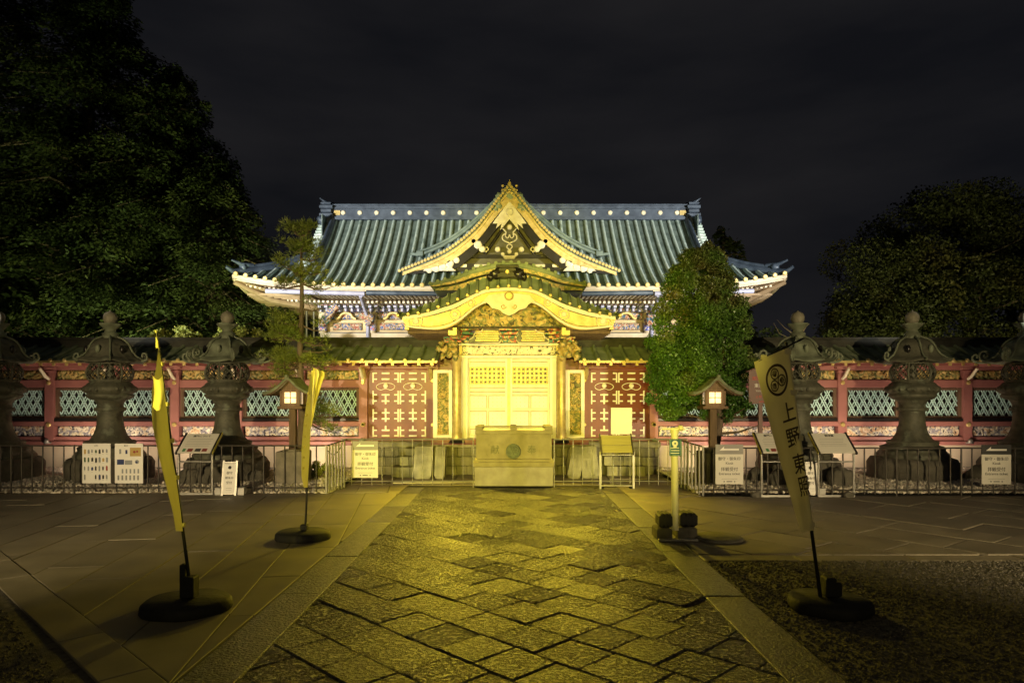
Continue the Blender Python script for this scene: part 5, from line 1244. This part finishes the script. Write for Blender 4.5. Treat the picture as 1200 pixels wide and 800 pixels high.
# blue sign on a pale pole with weights
K = 7.75; x = at(791, 0, K).x; t = thing('barrier_pole', 'pale yellow pole with small blue sign and black weights on the right paving', 'pole', (x, K, 0))
b = MB(); b.tube([(x, K, .10), (x - .005, K, at(0, 507, K).z)], .040, 14); b.tube([(x - .005, K, at(0, 507, K).z), (x - .005, K, at(0, 503.5, K).z)], .05, 14); b.build('pole', YPOLE, t)
b = MB(); z = at(0, 502.5, K).z; b.tube([(x - .15, K, z), (x + .11, K, z)], .010, 6); b.tube([(x - .04, K, z + .0), (x + .09, K, z)], .018, 8); b.ball((x + .065, K, z + .012), .034); b.build('top_handle', YPOLE, t)
b = MB(); b.pbox(784.5, 514.5, 798.5, 534, K - .06, .012, .006); bs_ = b.build('blue_sign', BLUES, t); b = MB(); p0 = at(785.2, 533.3, K - .06); p1 = at(797.8, 515.2, K - .06); b.tube([(p0.x, K - .062, p0.z), (p1.x, K - .062, p0.z), (p1.x, K - .062, p1.z), (p0.x, K - .062, p1.z), (p0.x, K - .062, p0.z)], .0035, 4, False); b.build('sign_border', TEAL, bs_)
b = MB(); q = at(791, 519.3, K - .06); b.disc(q.x, K - .064, q.z, .034, .004, 14); b.box(q.x - .018, q.x + .018, K - .064, K - .06, q.z - .05, q.z - .03)
for k in range(3): z = at(0, 524.6 + 3 * k, K - .06).z; b.box(q.x - (.05, .045, .05)[k], q.x + (.045, .05, .048)[k], K - .064, K - .06, z - .005, z + .004)
b.build('white_symbol', WHITE, bs_); b = MB(); b.disc(q.x, K - .068, q.z, .011, .004, 10); b.build('symbol_centre', BLUES, bs_)
for (dx, w_, d_) in ((-.19, .15, 0), (.06, .20, .06)):
    b = MB(); b.box(x + dx, x + dx + w_, K - .05 + d_, K + .16 + d_, .13, .29, .03); 
    for k in range(3): b.box(x + dx + .02 + w_ * .3 * k, x + dx + .045 + w_ * .3 * k, K - .055 + d_, K + .165 + d_, .14, .294, .004)
    b.build('water_weight', RUBBER, t)
    b = MB(); b.box(x + dx - .03, x + dx + w_ * .95, K - .07 + d_, K + .2 + d_, .0, .128, .015); b.build('concrete_block', ROCK, t)
b = MB(); b.box(x - .22, x + .22, K - .16, K - .12, .005, .03, .004); b.build('base_bar', STEEL, t)
mh = MB(); q = at(842, 0, 7.75); mh.lathe([(.27, 0), (.27, .015), (.25, .03), (.12, .032), (.10, .04), (.02, .04)], 28, (q.x, 7.75, .003)); tag(mh.build('round_base_plate', ROCK, None), 'round flat stone plate on the paving right of the barrier pole', 'plate')
# ------------------------------------------------------------------ wooden street lamps
def lamp(x, d, label):
    t = thing('wooden_lamp', label, 'lamp', (x, d, 0), 'wooden lantern lamps'); s_ = d / 800; z = lambda py: 1.6 + (466 - py) * s_
    b = MB(); b.box(x - .25, x + .25, d - .2, d + .28, -.02, .72 * .9, .02); b.box(x - .15, x + .15, d - .15, d + .15, .64, z(526), .02); b.build('stone_foot', STONE if x < 0 else ROCK, t)
    b = MB(); b.box(x - .058, x + .058, d - .058, d + .058, z(526), z(476), .006); b.build('post', WOOD, t)
    b = MB(); b.box(x - .22, x + .22, d - .2, d + .2, z(479), z(475.5), .006); b.box(x - .17, x + .17, d - .16, d + .16, z(475.5), z(473.5), .004)
    for sx in (-1, 1):
        for sy in (-1, 1): b.box(*sorted((x + sx * .15, x + sx * .18)), *sorted((d + sy * .15, d + sy * .18)), z(474), z(456.5))
    b.box(x - .18, x + .18, d - .18, d + .18, z(458), z(456)); 
    b.prism([(x - .19, z(456)), (x + .19, z(456)), (x + .13, z(450)), (x, z(446.5)), (x - .13, z(450))], d - .17, d - .13); hb = b.build('lamp_housing', WOOD, t)
    b = MB(); b.box(x - .148, x + .148, d - .148, d + .148, z(473.3), z(458.2)); b.build('lamp_pane', LAMPG, hb)
    b = MB()
    for s1 in (-1, 1): b.box(*sorted((x + s1 * .105, x + s1 * .15)), d - .165, d - .149, z(474), z(457)); b.box(*sorted((x + s1 * .149, x + s1 * .165)), d - .15, d - .08, z(474), z(457)); b.box(*sorted((x + s1 * .149, x + s1 * .165)), d + .08, d + .15, z(474), z(457))
    b.box(x - .105, x + .105, d - .165, d - .149, z(459.5), z(457)); b.box(x - .105, x + .105, d - .165, d - .149, z(474), z(472)); b.build('shutter_frame', WOOD, hb)
    b = MB()
    for u in (-.005, ): b.box(x - .007, x + .007, d - .158, d - .149, z(473.3), z(458.2)); b.box(x - .148, x + .148, d - .157, d - .149, z(466.3), z(465.3))
    for sx in (-1, 1): b.box(*sorted((x + sx * .149, x + sx * .156)), d - .007, d + .007, z(473.3), z(458.2))
    b.build('muntin', WOOD, hb)
    tp = cr([(-.43, z(460)), (-.38, z(459.8)), (-.27, z(457)), (-.14, z(451)), (-.05, z(445)), (0, z(443.2))], 4); tp = [(x + a, c_) for a, c_ in tp]; tp += [(2 * x - a, c_) for a, c_ in tp[-2::-1]]
    b = MB(); b.strip(tp, [(a, c_ - .035) for a, c_ in tp], d - .34, d + .34, True); 
    for k in range(9): yy = d - .34 + .085 * k; b.tube([(a, yy, c_ + .004) for a, c_ in tp], .011, 5)
    b.box(x - .035, x + .035, d - .36, d + .36, z(444.5), z(441.5), .01)
    b.ball((x, d - .36, z(441.5)), .035); b.build('roof', BRONZEV, t)
    b = MB(); 
    for k in range(5): b.tube([(a, d - .3 + .15 * k, c_ - .045) for a, c_ in tp[1:-1]], .012, 4)
    b.build('rafters', WOOD, t)
    pl = bpy.data.lights.new('lamp_bulb', 'POINT'); pl.energy = 1.6; pl.color = (1, .72, .4); pl.shadow_soft_size = .1; o = bpy.data.objects.new('lamp_bulb', pl); COL.objects.link(o); o.parent = t; o.location = (0, -.24, z(466))
lamp(at(343.5, 0, 12.3).x, 12.3, 'wooden lamp with copper roof left of the gate, beside the yellow banner'); lamp(at(835, 0, 12.1).x, 12.1, 'wooden lamp with copper roof right of the gate, below the round tree')
# ------------------------------------------------------------------ banners
def surf(b, Fn, nu, nv, th=.002):
    V = []; F = []
    for j in range(nv + 1):
        for i in range(nu + 1): V.append(Fn(i / nu, j / nv))
    for j in range(nv):
        for i in range(nu): a = j * (nu + 1) + i; F.append((a, a + 1, a + nu + 2, a + nu + 1))
    b.add(V, F, True)
def lerp_(T, L): return np.interp(T, [q[0] for q in L], [q[1] for q in L])
def banner_base(t, q, r, seed):
    b = MB(); b.lathe([(r * .98, 0), (r * 1.02, .02), (r, .070), (r * .93, .09), (r * .1, .095)], 32, (q.x, q.y, 0), mod=lambda a, rr, z, j: (rr * (1 + .05 * math.sin(2 * a + seed) + .03 * math.sin(5 * a + seed)), z)); b.build('weighted_base', RUBBER, t)
def pole(b, P0, P1, r0=.011): b.tube([P0, tuple((Vector(P0) * .5 + Vector(P1) * .5)), P1], [r0 * 1.3, r0, r0 * .8], 8)
# left banner, seen almost edge-on
D = 5.15; base = at(219, 716, D); t = thing('banner', 'bright yellow banner seen edge-on, leaning left over the left paving', 'banner', (base.x, D, 0), 'nobori banners'); banner_base(t, base, .30, 1)
P0 = at(223.5, 688, D); P1 = at(183.5, 390, D); P0 = Vector((P0.x, D, P0.z)); b = MB(); pole(b, (P0.x + .01, D, .08), tuple(P1)); b.build('pole', BLKPOLE, t)
b = MB(); b.box(P0.x - .06, P0.x + .045, D - .05, D + .04, .1, .26, .01); b.box(P0.x - .075, P0.x - .035, D - .02, D + .03, .2, .35, .008); b.build('pole_socket', RUBBER, t)
Lx = [(408, 185.3), (430, 183), (459, 178), (478, 177.5), (500, 179), (542, 188), (602, 203), (622, 206)]; Rx = [(408, 186.8), (470, 193.8), (540, 203.5), (600, 211.8), (622, 214.2)]
def Fl(u, v):
    y = 408 + (622 - 408) * v; xl, xr = lerp_(y, Lx), lerp_(y, Rx); fade = min(1, v * 6)
    dd = D - .02 - (.34 * (1 - u) ** 1 * fade) + .03 * math.sin(9 * v + 3 * u) * fade; px = xl + (xr - xl) * (u ** .8); return at(px, y, dd)
b = MB(); surf(b, Fl, 12, 60); fl = b.build('cloth', CLOTH, t)
b = MB(); 
def Fl2(u, v):  # sagging fold near the top
    y = 440 + 36 * v; px = 178.8 + 11.5 * u + 2 * math.sin(PI * v); return at(px, y + 5 * math.sin(PI * u) , D - .40 - .03 * math.sin(PI * u))
surf(b, Fl2, 8, 10); b.build('fold', CLOTH, fl)
b = MB()
for v in (.08, .3, .5, .7, .96): p_ = P1.lerp(P0, (408 + 214 * v - 390) / 298); b.tube([p_ - Vector((.02, 0, .008)), p_ + Vector((.02, 0, -.008))], .018, 6)
b.build('loop', CLOTH, t)
b = MB(); b.tube([P1, P1 + Vector((-.012, 0, .02))], .006, 6); b.tube([at(183.7, 395, D), at(184.5, 408, D - .01)], [.008, .012], 6); b.build('top_cord', CLOTH, t)
# middle banner
D = 7.75; base = at(355, 632, D); t = thing('banner', 'folded pale yellow banner beside the left wooden lamp', 'banner', (base.x, D, 0), 'nobori banners'); banner_base(t, base, .29, 2)
P0 = at(357.5, 628, D); P1 = at(366, 429, D); b = MB(); pole(b, (P0.x, D, .05), tuple(P1), .010); b.build('pole', BLKPOLE, t)
b = MB(); b.box(P0.x - .045, P0.x + .03, D - .04, D + .03, .1, .17, .01); b.build('pole_socket', RUBBER, t)
Lx = [(434, 365), (455, 361.5), (480, 358), (496, 355.8), (526, 353.3), (558, 353.3), (571, 356)]; Rx = [(434, 367), (496, 364.5), (534, 362.5), (571, 360.5)]
def Fm(u, v):
    y = 434 + 137 * v; xl, xr = lerp_(y, Lx), lerp_(y, Rx); fade = min(1, v * 5); return at(xl + (xr - xl) * u, y, D - .02 - .30 * (1 - u) * fade + .02 * math.sin(12 * v))
b = MB(); surf(b, Fm, 10, 40); fm = b.build('cloth', CLOTH, t)
Lx2 = [(430, 366), (450, 365.5), (470, 365), (500, 364)]; Rx2 = [(430, 376), (438, 381), (450, 377), (470, 371), (500, 364.8)]
def Fm2(u, v):
    y = 430 + 70 * v + 5 * u * (1 - v); return at(lerp_(y, Lx2) + (lerp_(y, Rx2) - lerp_(y, Lx2)) * u, y, D + .04 + .07 * math.sin(u * 9 + v * 2) * (1 - v))
b = MB(); surf(b, Fm2, 24, 24); b.build('fold', CLOTH, fm)
b = MB(); rnd = random.Random(4)
for k in range(8):
    c_ = Fm(.35, .2 + .09 * k); b.box(c_.x - .012, c_.x + .012, c_.y - .03, c_.y - .027, c_.z - .012, c_.z + .012, .001)
b.build('ink_mark', mat('faint_ink', (.35, .28, .08), .7, 0, 3, 0), fm)
# right banner with crest and shrine name
D = 5.17; base = at(972, 712, D); t = thing('banner', 'cream banner with round black crest and brush writing, leaning on the gravel', 'banner', (base.x, D, 0), 'nobori banners'); banner_base(t, base, .285, 3)
P0 = at(961.5, 690, D); P1 = at(921.5, 401, D); b = MB(); pole(b, (P0.x + .005, D, .05), tuple(P1), .012); b.build('pole', BLKPOLE, t)
b = MB(); b.tube([at(885, 425, D - .16), at(942, 396, D + .08)], .006, 6); b.build('cross_rod', BLKPOLE, t)
b = MB(); b.box(P0.x + .02, P0.x + .10, D - .05, D + .05, .1, .25, .012); b.box(P0.x + .10, P0.x + .15, D - .03, D + .05, .1, .21, .01); b.build('pole_socket', RUBBER, t)
LY = [(0, 423.5, 883.3), (1, 624, 942)]
def Fr(u, v):
    yl = 424 + 199 * v; yr = 407 + 214 * v
    xl = 883.3 + 55 * v + 4.5 * math.sin(PI * v) * -.3; xr = 924.3 + (yr - 407) * .139
    px = xl + (xr - xl) * u; py = yl + (yr - yl) * u; dd = D - .17 * (1 - u) * (1 - .3 * v) - .015 + .012 * math.sin(9 * u + 2 * v) * (1 - v * .5); return at(px, py, dd)
b = MB(); surf(b, Fr, 24, 80); cl_ = b.build('cloth', CLOTHW, t)
# writing is mapped onto the cloth
def on_cloth(verts, faces, u0, v0, su, sv, m, name, parent, off=.003):
    V = [Fr(u0 + x * su, v0 - y * sv) - Vector((0, off, 0)) for x, y in verts]; b = MB(); b.add(V, faces); return b.build(name, m, parent)
def glyph(s_):
    cu = bpy.data.curves.new('g', 'FONT'); cu.body = s_; cu.size = 1; cu.align_x = 'CENTER'; cu.align_y = 'CENTER'; cu.resolution_u = 4; cu.offset = .012
    o = bpy.data.objects.new('g', cu); COL.objects.link(o); dg = bpy.context.evaluated_depsgraph_get(); me = bpy.data.meshes.new_from_object(o.evaluated_get(dg))
    V = [(v.co.x, v.co.y) for v in me.vertices]; F = [tuple(p.vertices) for p in me.polygons]; bpy.data.objects.remove(o); return V, F
for s_, v0, u0 in (('上', .345, .68), ('野', .485, .70), ('東', .635, .76), ('照', .76, .80)):
    V, F = glyph(s_); on_cloth(V, F, u0, v0, .46 + .12 * v0, .118, INKB, 'brush_character', cl_)
V = []; F = []
def ring(cx_, cy_, r0, r1, n=40, a0=0, a1=2 * PI):
    k = len(V)
    for i in range(n + 1): a = a0 + (a1 - a0) * i / n; V.append((cx_ + r0 * math.cos(a), cy_ + r0 * math.sin(a))); V.append((cx_ + r1 * math.cos(a), cy_ + r1 * math.sin(a)))
    for i in range(n): F.append((k + 2 * i, k + 2 * i + 1, k + 2 * i + 3, k + 2 * i + 2))
ring(0, 0, .86, 1.03)
def dk(cx_, cy_, r): k = len(V); V.append((cx_, cy_)); [V.append((cx_ + r * math.cos(2 * PI * i / 24), cy_ + r * math.sin(2 * PI * i / 24))) for i in range(24)]; [F.append((k, k + 1 + i, k + 1 + (i + 1) % 24)) for i in range(24)]
for k in range(3):
    th = PI / 2 + 2 * PI * k / 3 + .25; cx_, cy_ = .44 * math.cos(th), .44 * math.sin(th); ring(cx_, cy_, .30, .385, 20)
    for j in range(7):
        a = th + (j - 3) * .42; kx = len(V); x0, y0 = cx_ - .2 * math.cos(th), cy_ - .2 * math.sin(th); x1, y1 = cx_ + .29 * math.cos(a), cy_ + .29 * math.sin(a); nx, ny = -(y1 - y0), x1 - x0; L = math.hypot(nx, ny) + 1e-6; nx, ny = nx / L * .022, ny / L * .022
        V += [(x0 - nx, y0 - ny), (x1 - nx, y1 - ny), (x1 + nx, y1 + ny), (x0 + nx, y0 + ny)]; F.append((kx, kx + 1, kx + 2, kx + 3))
    ring(cx_, cy_, .14, .18, 14)
on_cloth(V, F, .52, .145, .32, .086, INKB, 'round_crest', cl_)
b = MB()
for v in (.03, .25, .5, .75, .97): p_ = P1.lerp(P0, (406 + 214 * v - 401) / 289); b.box(p_.x - .035, p_.x + .018, D - .025, D + .02, p_.z - .02, p_.z + .02, .003)
for q in (at(895, 419, D - .12),): b.box(q.x - .02, q.x + .02, q.y - .01, q.y + .01, q.z - .035, q.z + .02)
b.build('loop', CLOTHW, t)
# ------------------------------------------------------------------ rocks behind the railings
for i, (px, py, d, r, sz, lb) in enumerate(((222, 550, 12.1, .30, .8, 'flat round stone behind the left information board'), (244, 548, 12.2, .34, .85, 'round stone leaning before the left curled lantern'), (298, 552, 12.6, .22, .9, 'small upright stone right of the left curled lantern'),
      (913, 552, 12.0, .24, 1., 'rounded stone behind the board left of the crest banner'), (986, 551, 11.9, .27, 1.05, 'squat pale stone behind the text-only board'), (888, 553, 12.5, .2, 1.2, 'small upright stone under the maroon sign'), (1148, 560, 12.6, .3, .8, 'low dark stone beside the dim ticket sign'))):
    b = MB(); q = at(px, py, d); r *= .82; b.ball((q.x, d, r * sz * .75), r, 1.05, .8, sz, 16, .45, i * 3.1); tag(b.build('rock', ROCK, None), lb, 'rock', 'stones behind the railings')
for i, (px, d) in enumerate(((886, 11.03), (994, 11.0))):
    b = MB(); q = at(px, 583, d); b.ball((q.x, d, .03), .07, 1.3, 1, .9, 10, .7, i); tag(b.build('rock', ROCK, None), ('small stone at the foot of the left leg of the banner-side board', 'small stone at the foot of the text-only board')[i], 'rock', 'stones behind the railings')
# ------------------------------------------------------------------ trees
def limb_tree(b, base, top, r, n, spread, rnd, z0=.35):
    m = 7; P = [Vector(base).lerp(Vector(top), i / m) + Vector((rnd.uniform(-1, 1), rnd.uniform(-1, 1), 0)) * r * (0 if i in (0, m) else .6) for i in range(m + 1)]
    b.tube(P, [r * (1 - .82 * i / m) * (1.25 if i == 0 else 1) for i in range(m + 1)], 10); tips = []
    for k in range(n):
        t = z0 + (1 - z0) * (k + rnd.random()) / n; i = min(int(t * m), m - 1); p = P[i].lerp(P[i + 1], t * m - i); an = k * 2.4 + rnd.uniform(-.4, .4); L = spread * (1.05 - .6 * t) * rnd.uniform(.7, 1.1)
        e = p + Vector((math.cos(an) * L, math.sin(an) * L, L * rnd.uniform(.1, .5))); md = p.lerp(e, .5) + Vector((0, 0, -L * .06)); rr = r * (1 - .8 * t) * .45
        b.tube([p, md, e], [rr, rr * .6, rr * .25], 6); tips += [md, e]
    return tips
def crown_pts(blobs, n, shell=.55):
    vol = np.array([q[3] * q[4] * q[5] for q in blobs]) ** (2 / 3); idx = RNG.choice(len(blobs), n, p=vol / vol.sum()); d = RNG.normal(size=(n, 3)); d /= np.linalg.norm(d, axis=1)[:, None]
    rad = RNG.uniform(shell ** 3, 1, n) ** (1 / 3); B = np.array(blobs)[idx]; ph = d * 3.1 + B[:, :3]
    rad *= 1 + .18 * np.sin(ph[:, 0] * 2.3 + ph[:, 1]) * np.sin(ph[:, 2] * 2.9 + ph[:, 0]); return B[:, :3] + d * rad[:, None] * B[:, 3:6], d
# conifers left: drooping layered branches
def conifer(name, label, x, y, h, rad, nb, leaf, seed, z0=1.0, shape=.8, nl=130, m=LEAFD, group='dark trees rising behind the left wall'):
    rnd = random.Random(seed); t = thing(name, label, 'tree', (x, y, 0), group); b = MB(); b.tube([(x, y, -.1), (x + rnd.uniform(-.2, .2), y, h * .5), (x, y, h)], [h * .022, h * .015, .03], 9)
    Ps = []; Ds = []
    for k in range(nb):
        u = (k + rnd.random()) / nb; z = z0 + (h - z0) * u; L = rad * (1 - u) ** shape * rnd.choice([rnd.uniform(.45, .9), rnd.uniform(.8, 1.28)]) + .3; an = rnd.uniform(0, 2 * PI)
        dirx = Vector((math.cos(an), math.sin(an), 0)); p0 = Vector((x, y, z)); pts = [p0, p0 + dirx * L * .5 + Vector((0, 0, L * .10)), p0 + dirx * L + Vector((0, 0, -L * .12))]
        if k % 2 == 0: b.tube(pts, [.05 + .01 * L, .035, .012], 5)
        n = int(nl * (.3 + L / rad)); s_ = RNG.beta(1.6, 1.0, n)[:, None]; a_ = np.array(pts[0]); c_ = np.array(pts[1]); e_ = np.array(pts[2])
        Q = (1 - s_) ** 2 * a_ + 2 * s_ * (1 - s_) * c_ + s_ ** 2 * e_; side = np.array([-dirx.y, dirx.x, 0]); wd = L * .17 * (1.15 - s_) + .10
        o_ = RNG.normal(size=(n, 1)) * wd; Q = Q + side * o_ + np.array([0, 0, 1]) * (RNG.normal(size=(n, 1)) * .10 - np.abs(o_) * .35 - RNG.exponential(.12, (n, 1))); Ps.append(Q)
        Ds.append(np.array(dirx)[None] + side * np.sign(o_) * .7 + np.array([0, 0, -.5]))
    b.build('trunk', BARK, t); P = np.concatenate(Ps); V, F = leaves(P, leaf, .42, np.concatenate(Ds)); nmesh('crown', V, F, m, t)
    return t
conifer('conifer', 'tallest dark conifer at the left edge, its top near the frame top', -15.4, 25, 18.2, 6.4, 380, .15, 1, 2, .75, 480)
conifer('conifer', 'dark conifer with spreading tiers between tallest tree and drooping one', -12.2, 24.5, 13.4, 4.6, 300, .14, 2, 1.5, .7, 460)
conifer('conifer', 'dark conifer with drooping fronds, closest of the big trees to the hall', -10.3, 23.5, 9.9, 3.6, 240, .135, 3, 1.2, .6, 440)
conifer('conifer', 'wide dark conifer running out of the frame at the upper left corner', -21.5, 27, 21, 7.5, 300, .17, 14, 2, .6, 380)
conifer('conifer', 'low dark conifer peeping over the wall between the far-left lanterns', -17.5, 23, 8.5, 4.2, 120, .28, 4, 1.2, .5)
conifer('conifer', 'small dim conifer just left of the hall eave', -9.6, 27.5, 6.6, 2.2, 80, .25, 5, 1.2, .5, 110)
conifer('conifer', 'dim conifer top peeping out right of the hall roof', 10.2, 33, 9.8, 2.2, 80, .25, 6, 1.2, .6, 110, group='dark trees behind the right wall')
def broad(name, label, x, y, h, blobs, n, leaf, m, seed, group=None, tr=.25, shell=.5, extra=None):
    rnd = random.Random(seed); t = thing(name, label, 'tree', (x, y, 0), group); b = MB(); tips = limb_tree(b, (x, y, -.1), (x + .1, y, h * .8), tr, 12, h * .28, rnd); b.build('trunk', BARK, t)
    P, d = crown_pts(blobs, n, shell); V, F = leaves(P, leaf, .6); nmesh('crown', V, F, m, t); return t
rnd = random.Random(12); bl = []
for k in range(84):      # big right tree: lobed dome
    u = rnd.uniform(-1, 1); an = rnd.uniform(0, PI); q_ = rnd.uniform(.5, 1); cx_, cz_ = 17.3 + math.copysign(abs(math.cos(an)) ** .7, math.cos(an)) * 5.4 * q_, 2.2 + abs(math.sin(an)) ** .7 * 6.3 * q_; bl.append((cx_, 25 + u * 2.6, cz_, *(rnd.uniform(.75, 1.35) for _ in range(2)), rnd.uniform(.55, .95)))
bl += [(rnd.uniform(15, 22), 23.8, rnd.uniform(2.2, 6), 1.2, .9, .8) for _ in range(22)]
bl += [(12.3, 24, 2.6, 1.2, 1.2, 1.0), (12.0, 24.3, 4.2, .9, .9, .8), (13.3, 23.2, 3.4, 1.2, 1, .9), (15, 23, 2.8, 1.5, 1, 1), (17, 22.8, 3, 1.6, 1, 1.1)]
broad('broadleaf_tree', 'big round dark broadleaf tree behind the right wall', 16.8, 25, 9, bl, 150000, .11, LEAFB, 3, 'dark trees behind the right wall', .4)
bl = []
for k in range(30): bl.append((rnd.uniform(17, 26), 29 + rnd.uniform(-2, 2), rnd.uniform(4.5, 9.7), rnd.uniform(.9, 1.6), 1.2, rnd.uniform(.5, .9)))
broad('broadleaf_tree', 'taller open-crowned tree behind the big round tree at right', 21, 29, 10, bl, 26000, .14, LEAFB, 4, 'dark trees behind the right wall', .4, .2)
# round clipped evergreen right of the gate
bl = []; rnd = random.Random(5); X_, Y_ = 3.54, 12.9
for k in range(150):
    z = rnd.uniform(1.26, 4.30); prof = float(np.interp(z, [1.2, 1.6, 2.2, 2.9, 3.6, 4.1, 4.45], [.64, .95, 1.08, 1.0, .74, .45, .16])); an = rnd.uniform(0, 2 * PI); rr = prof * .88; r_b = rnd.uniform(.13, .27)
    bl.append((X_ + rr * math.cos(an) * rnd.uniform(.75, 1.04), Y_ + rr * math.sin(an) * rnd.uniform(.75, 1) * .85, z, r_b, r_b, r_b * .8))
for k in range(26):
    an = rnd.uniform(0, 2 * PI); z = rnd.choice([rnd.uniform(1.3, 1.6), rnd.uniform(3.6, 4.5)]); prof = float(np.interp(z, [1.1, 1.5, 3.6, 4.1, 4.5], [.75, .95, .72, .45, .15])); bl.append((X_ + prof * math.cos(an), Y_ + prof * math.sin(an) * .8, z, .09, .09, .12))
bl += [(X_, Y_, 2.3, .75, .65, .8), (X_, Y_, 3.2, .5, .45, .7), (X_, Y_, 1.75, .55, .5, .4)]
broad('evergreen_tree', 'dense egg-shaped evergreen tree right of the gate with red-brown tips', X_ + .35, Y_, 3.4, bl, 125000, .046, LEAFS, 6, None, .11, .35)
# ivy-wrapped trunks below
# pine left of the gate
t = thing('pine_tree', 'slender young pine with bare trunk left of the gate', 'tree', (-4.05, 13.1, 0)); X_, Y_ = -4.05, 13.1; b = MB(); rnd = random.Random(9)
b.tube([(X_ - .05, Y_, 0), (X_ + .02, Y_, 1.2), (X_ - .02, Y_, 2.4), (X_ + .02, Y_, 3.4), (X_, Y_, 4.75)], [.085, .07, .058, .042, .015], 10)
tuf = []
def branch(z, an, L, up, den=7):
    L *= .86; den = max(2, int(den * .75))
    d_ = Vector((math.cos(an), math.sin(an), 0)); p = Vector((X_, Y_, z)); e = p + d_ * L + Vector((0, 0, up)); md = p.lerp(e, .55) + Vector((0, 0, -.05)); b.tube([p, md, e], [.025, .016, .007], 6)
    for k in range(den):
        s_ = .45 + .6 * k / den; c_ = p.lerp(e, min(s_, 1)); sd = Vector((rnd.uniform(-1, 1), rnd.uniform(-1, 1), rnd.uniform(-.35, .7))) * .24; b.tube([c_, c_ + sd], [.008, .004], 4); tuf.append(c_ + sd); tuf.append(c_ + sd * .5 + Vector((0, 0, .05)))
for z, an, L, up in [(4.7, a, .22, .12) for a in (0, 2, 4)] + [(4.4, 1, .3, .15), (4.4, 3, .32, .12), (4.3, 5, .3, .1), (4.25, 0, .42, .05), (4.0, 3.4, .55, .22), (4.0, .1, .5, .02), (3.95, 4.6, .4, 0), (3.75, 3.1, .6, .0), (3.8, .3, .55, -.1)]: branch(z, an, L, up, 9)
for z, an, L, up in [(3.0, 3.3, .55, .1), (2.95, 2.7, .6, -.1), (2.85, 3.6, .62, -.15), (2.75, 3.0, .55, .15), (2.7, 4.0, .5, .1)]: branch(z, an, L, up, 11)
for z, an, L, up in [(2.35, 3.4, .7, .0), (2.3, 2.9, .75, .1), (2.2, 4.2, .55, -.05), (2.25, .3, .55, .0), (2.15, 5.6, .6, .1), (2.1, 3.8, .5, -.1), (2.2, 2.4, .5, .1)]: branch(z, an, L, up, 9)
for z, an, L, up in [(3.0, .2, .5, -.1), (2.7, 6.0, .6, -.1), (2.5, .5, .7, .05), (3.3, 6.2, .5, .02)]: branch(z, an, L, up, 2)
for z, an, L, up in [(1.5, 5.9, .8, -.15), (1.3, 5.7, .9, .0), (1.2, 6.1, .75, -.25), (1.55, 3.2, .4, .1)]: branch(z, an, L, up, 8)
b.build('trunk', BARK, t); P = np.array([tuple(q) for q in tuf]); n = len(P) * 44; Q = np.repeat(P, 44, 0); d = RNG.normal(size=(n, 3)); d /= np.linalg.norm(d, axis=1)[:, None]; d[:, 2] = d[:, 2] * .8 + .25
Q = Q + d * .055; L = RNG.uniform(.07, .11, (n, 1)); sd = np.cross(d, RNG.normal(size=(n, 3))); sd /= np.linalg.norm(sd, axis=1)[:, None]; V = np.stack([Q - sd * .0065, Q + sd * .0065, Q + d * L], 1).reshape(-1, 3); nmesh('crown', V, np.arange(n * 3).reshape(-1, 3), LEAFP, t)
# shrubs over the wall and at the foot of the right lamp
def shrub(label, x, y, z, r, sz, n, leaf, m, nb, seed):
    rnd = random.Random(seed); t = thing('shrub', label, 'shrub', (x, y, 0), None); bl = [(x + rnd.uniform(-1, 1) * r, y + rnd.uniform(-.5, .5) * r, z + rnd.uniform(-1, 1) * sz, r * .35, r * .35, sz * .45) for _ in range(nb)]
    b = MB()
    for q in bl[:6]: b.tube([(x, y, 0), (q[0], q[1], q[2])], [.03, .01], 5)
    b.build('stems', BARK, t); P, d = crown_pts(bl, n, .3); V, F = leaves(P, leaf, .6); nmesh('foliage', V, F, m, t)
shrub('yellow-green shrub showing above the wall left of the left curled lantern', -7.9, 16.0, 3.02, .62, .18, 2600, .075, LEAFY, 14, 1)
shrub('yellow-green shrub showing above the wall right behind the left curled lantern', -6.45, 16.0, 3.1, .42, .28, 2400, .07, LEAFY, 12, 2)
shrub('low mossy shrub at the foot of the left wooden lamp', -3.5, 12.7, .25, .22, .16, 1800, .04, LEAFY, 8, 3)
shrub('small dark shrub at the foot of the right wooden lamp', 3.75, 12.6, .35, .25, .25, 1500, .045, LEAFS, 8, 4)
shrub('dark bushes behind the wall right of the hall', 9.4, 22, 2.6, 1.2, 1.0, 4000, .12, LEAFD, 16, 5)
t = thing('bare_tree', 'bare-branched small tree rising behind the leaning banner lantern', 'tree', (8.6, 21, 0)); b = MB(); rnd = random.Random(3)
b.tube([(8.6, 21, 0), (8.55, 21, 2.4), (8.7, 21, 3.9)], [.09, .06, .02], 7)
for k in range(16): z = 2.2 + .1 * k; an = k * 2.4; L = rnd.uniform(.3, .8); b.tube([(8.6, 21, z), (8.6 + L * .6 * math.cos(an), 21, z + .25 * L), (8.6 + L * math.cos(an), 21 + .3 * math.sin(an), z + .7 * L)], [.018, .012, .005], 5)
b.build('trunk', BARK, t)
for o in bpy.data.objects:
    if o.parent is None and 'label' in o and 'kind' not in o: o['kind'] = 'thing'
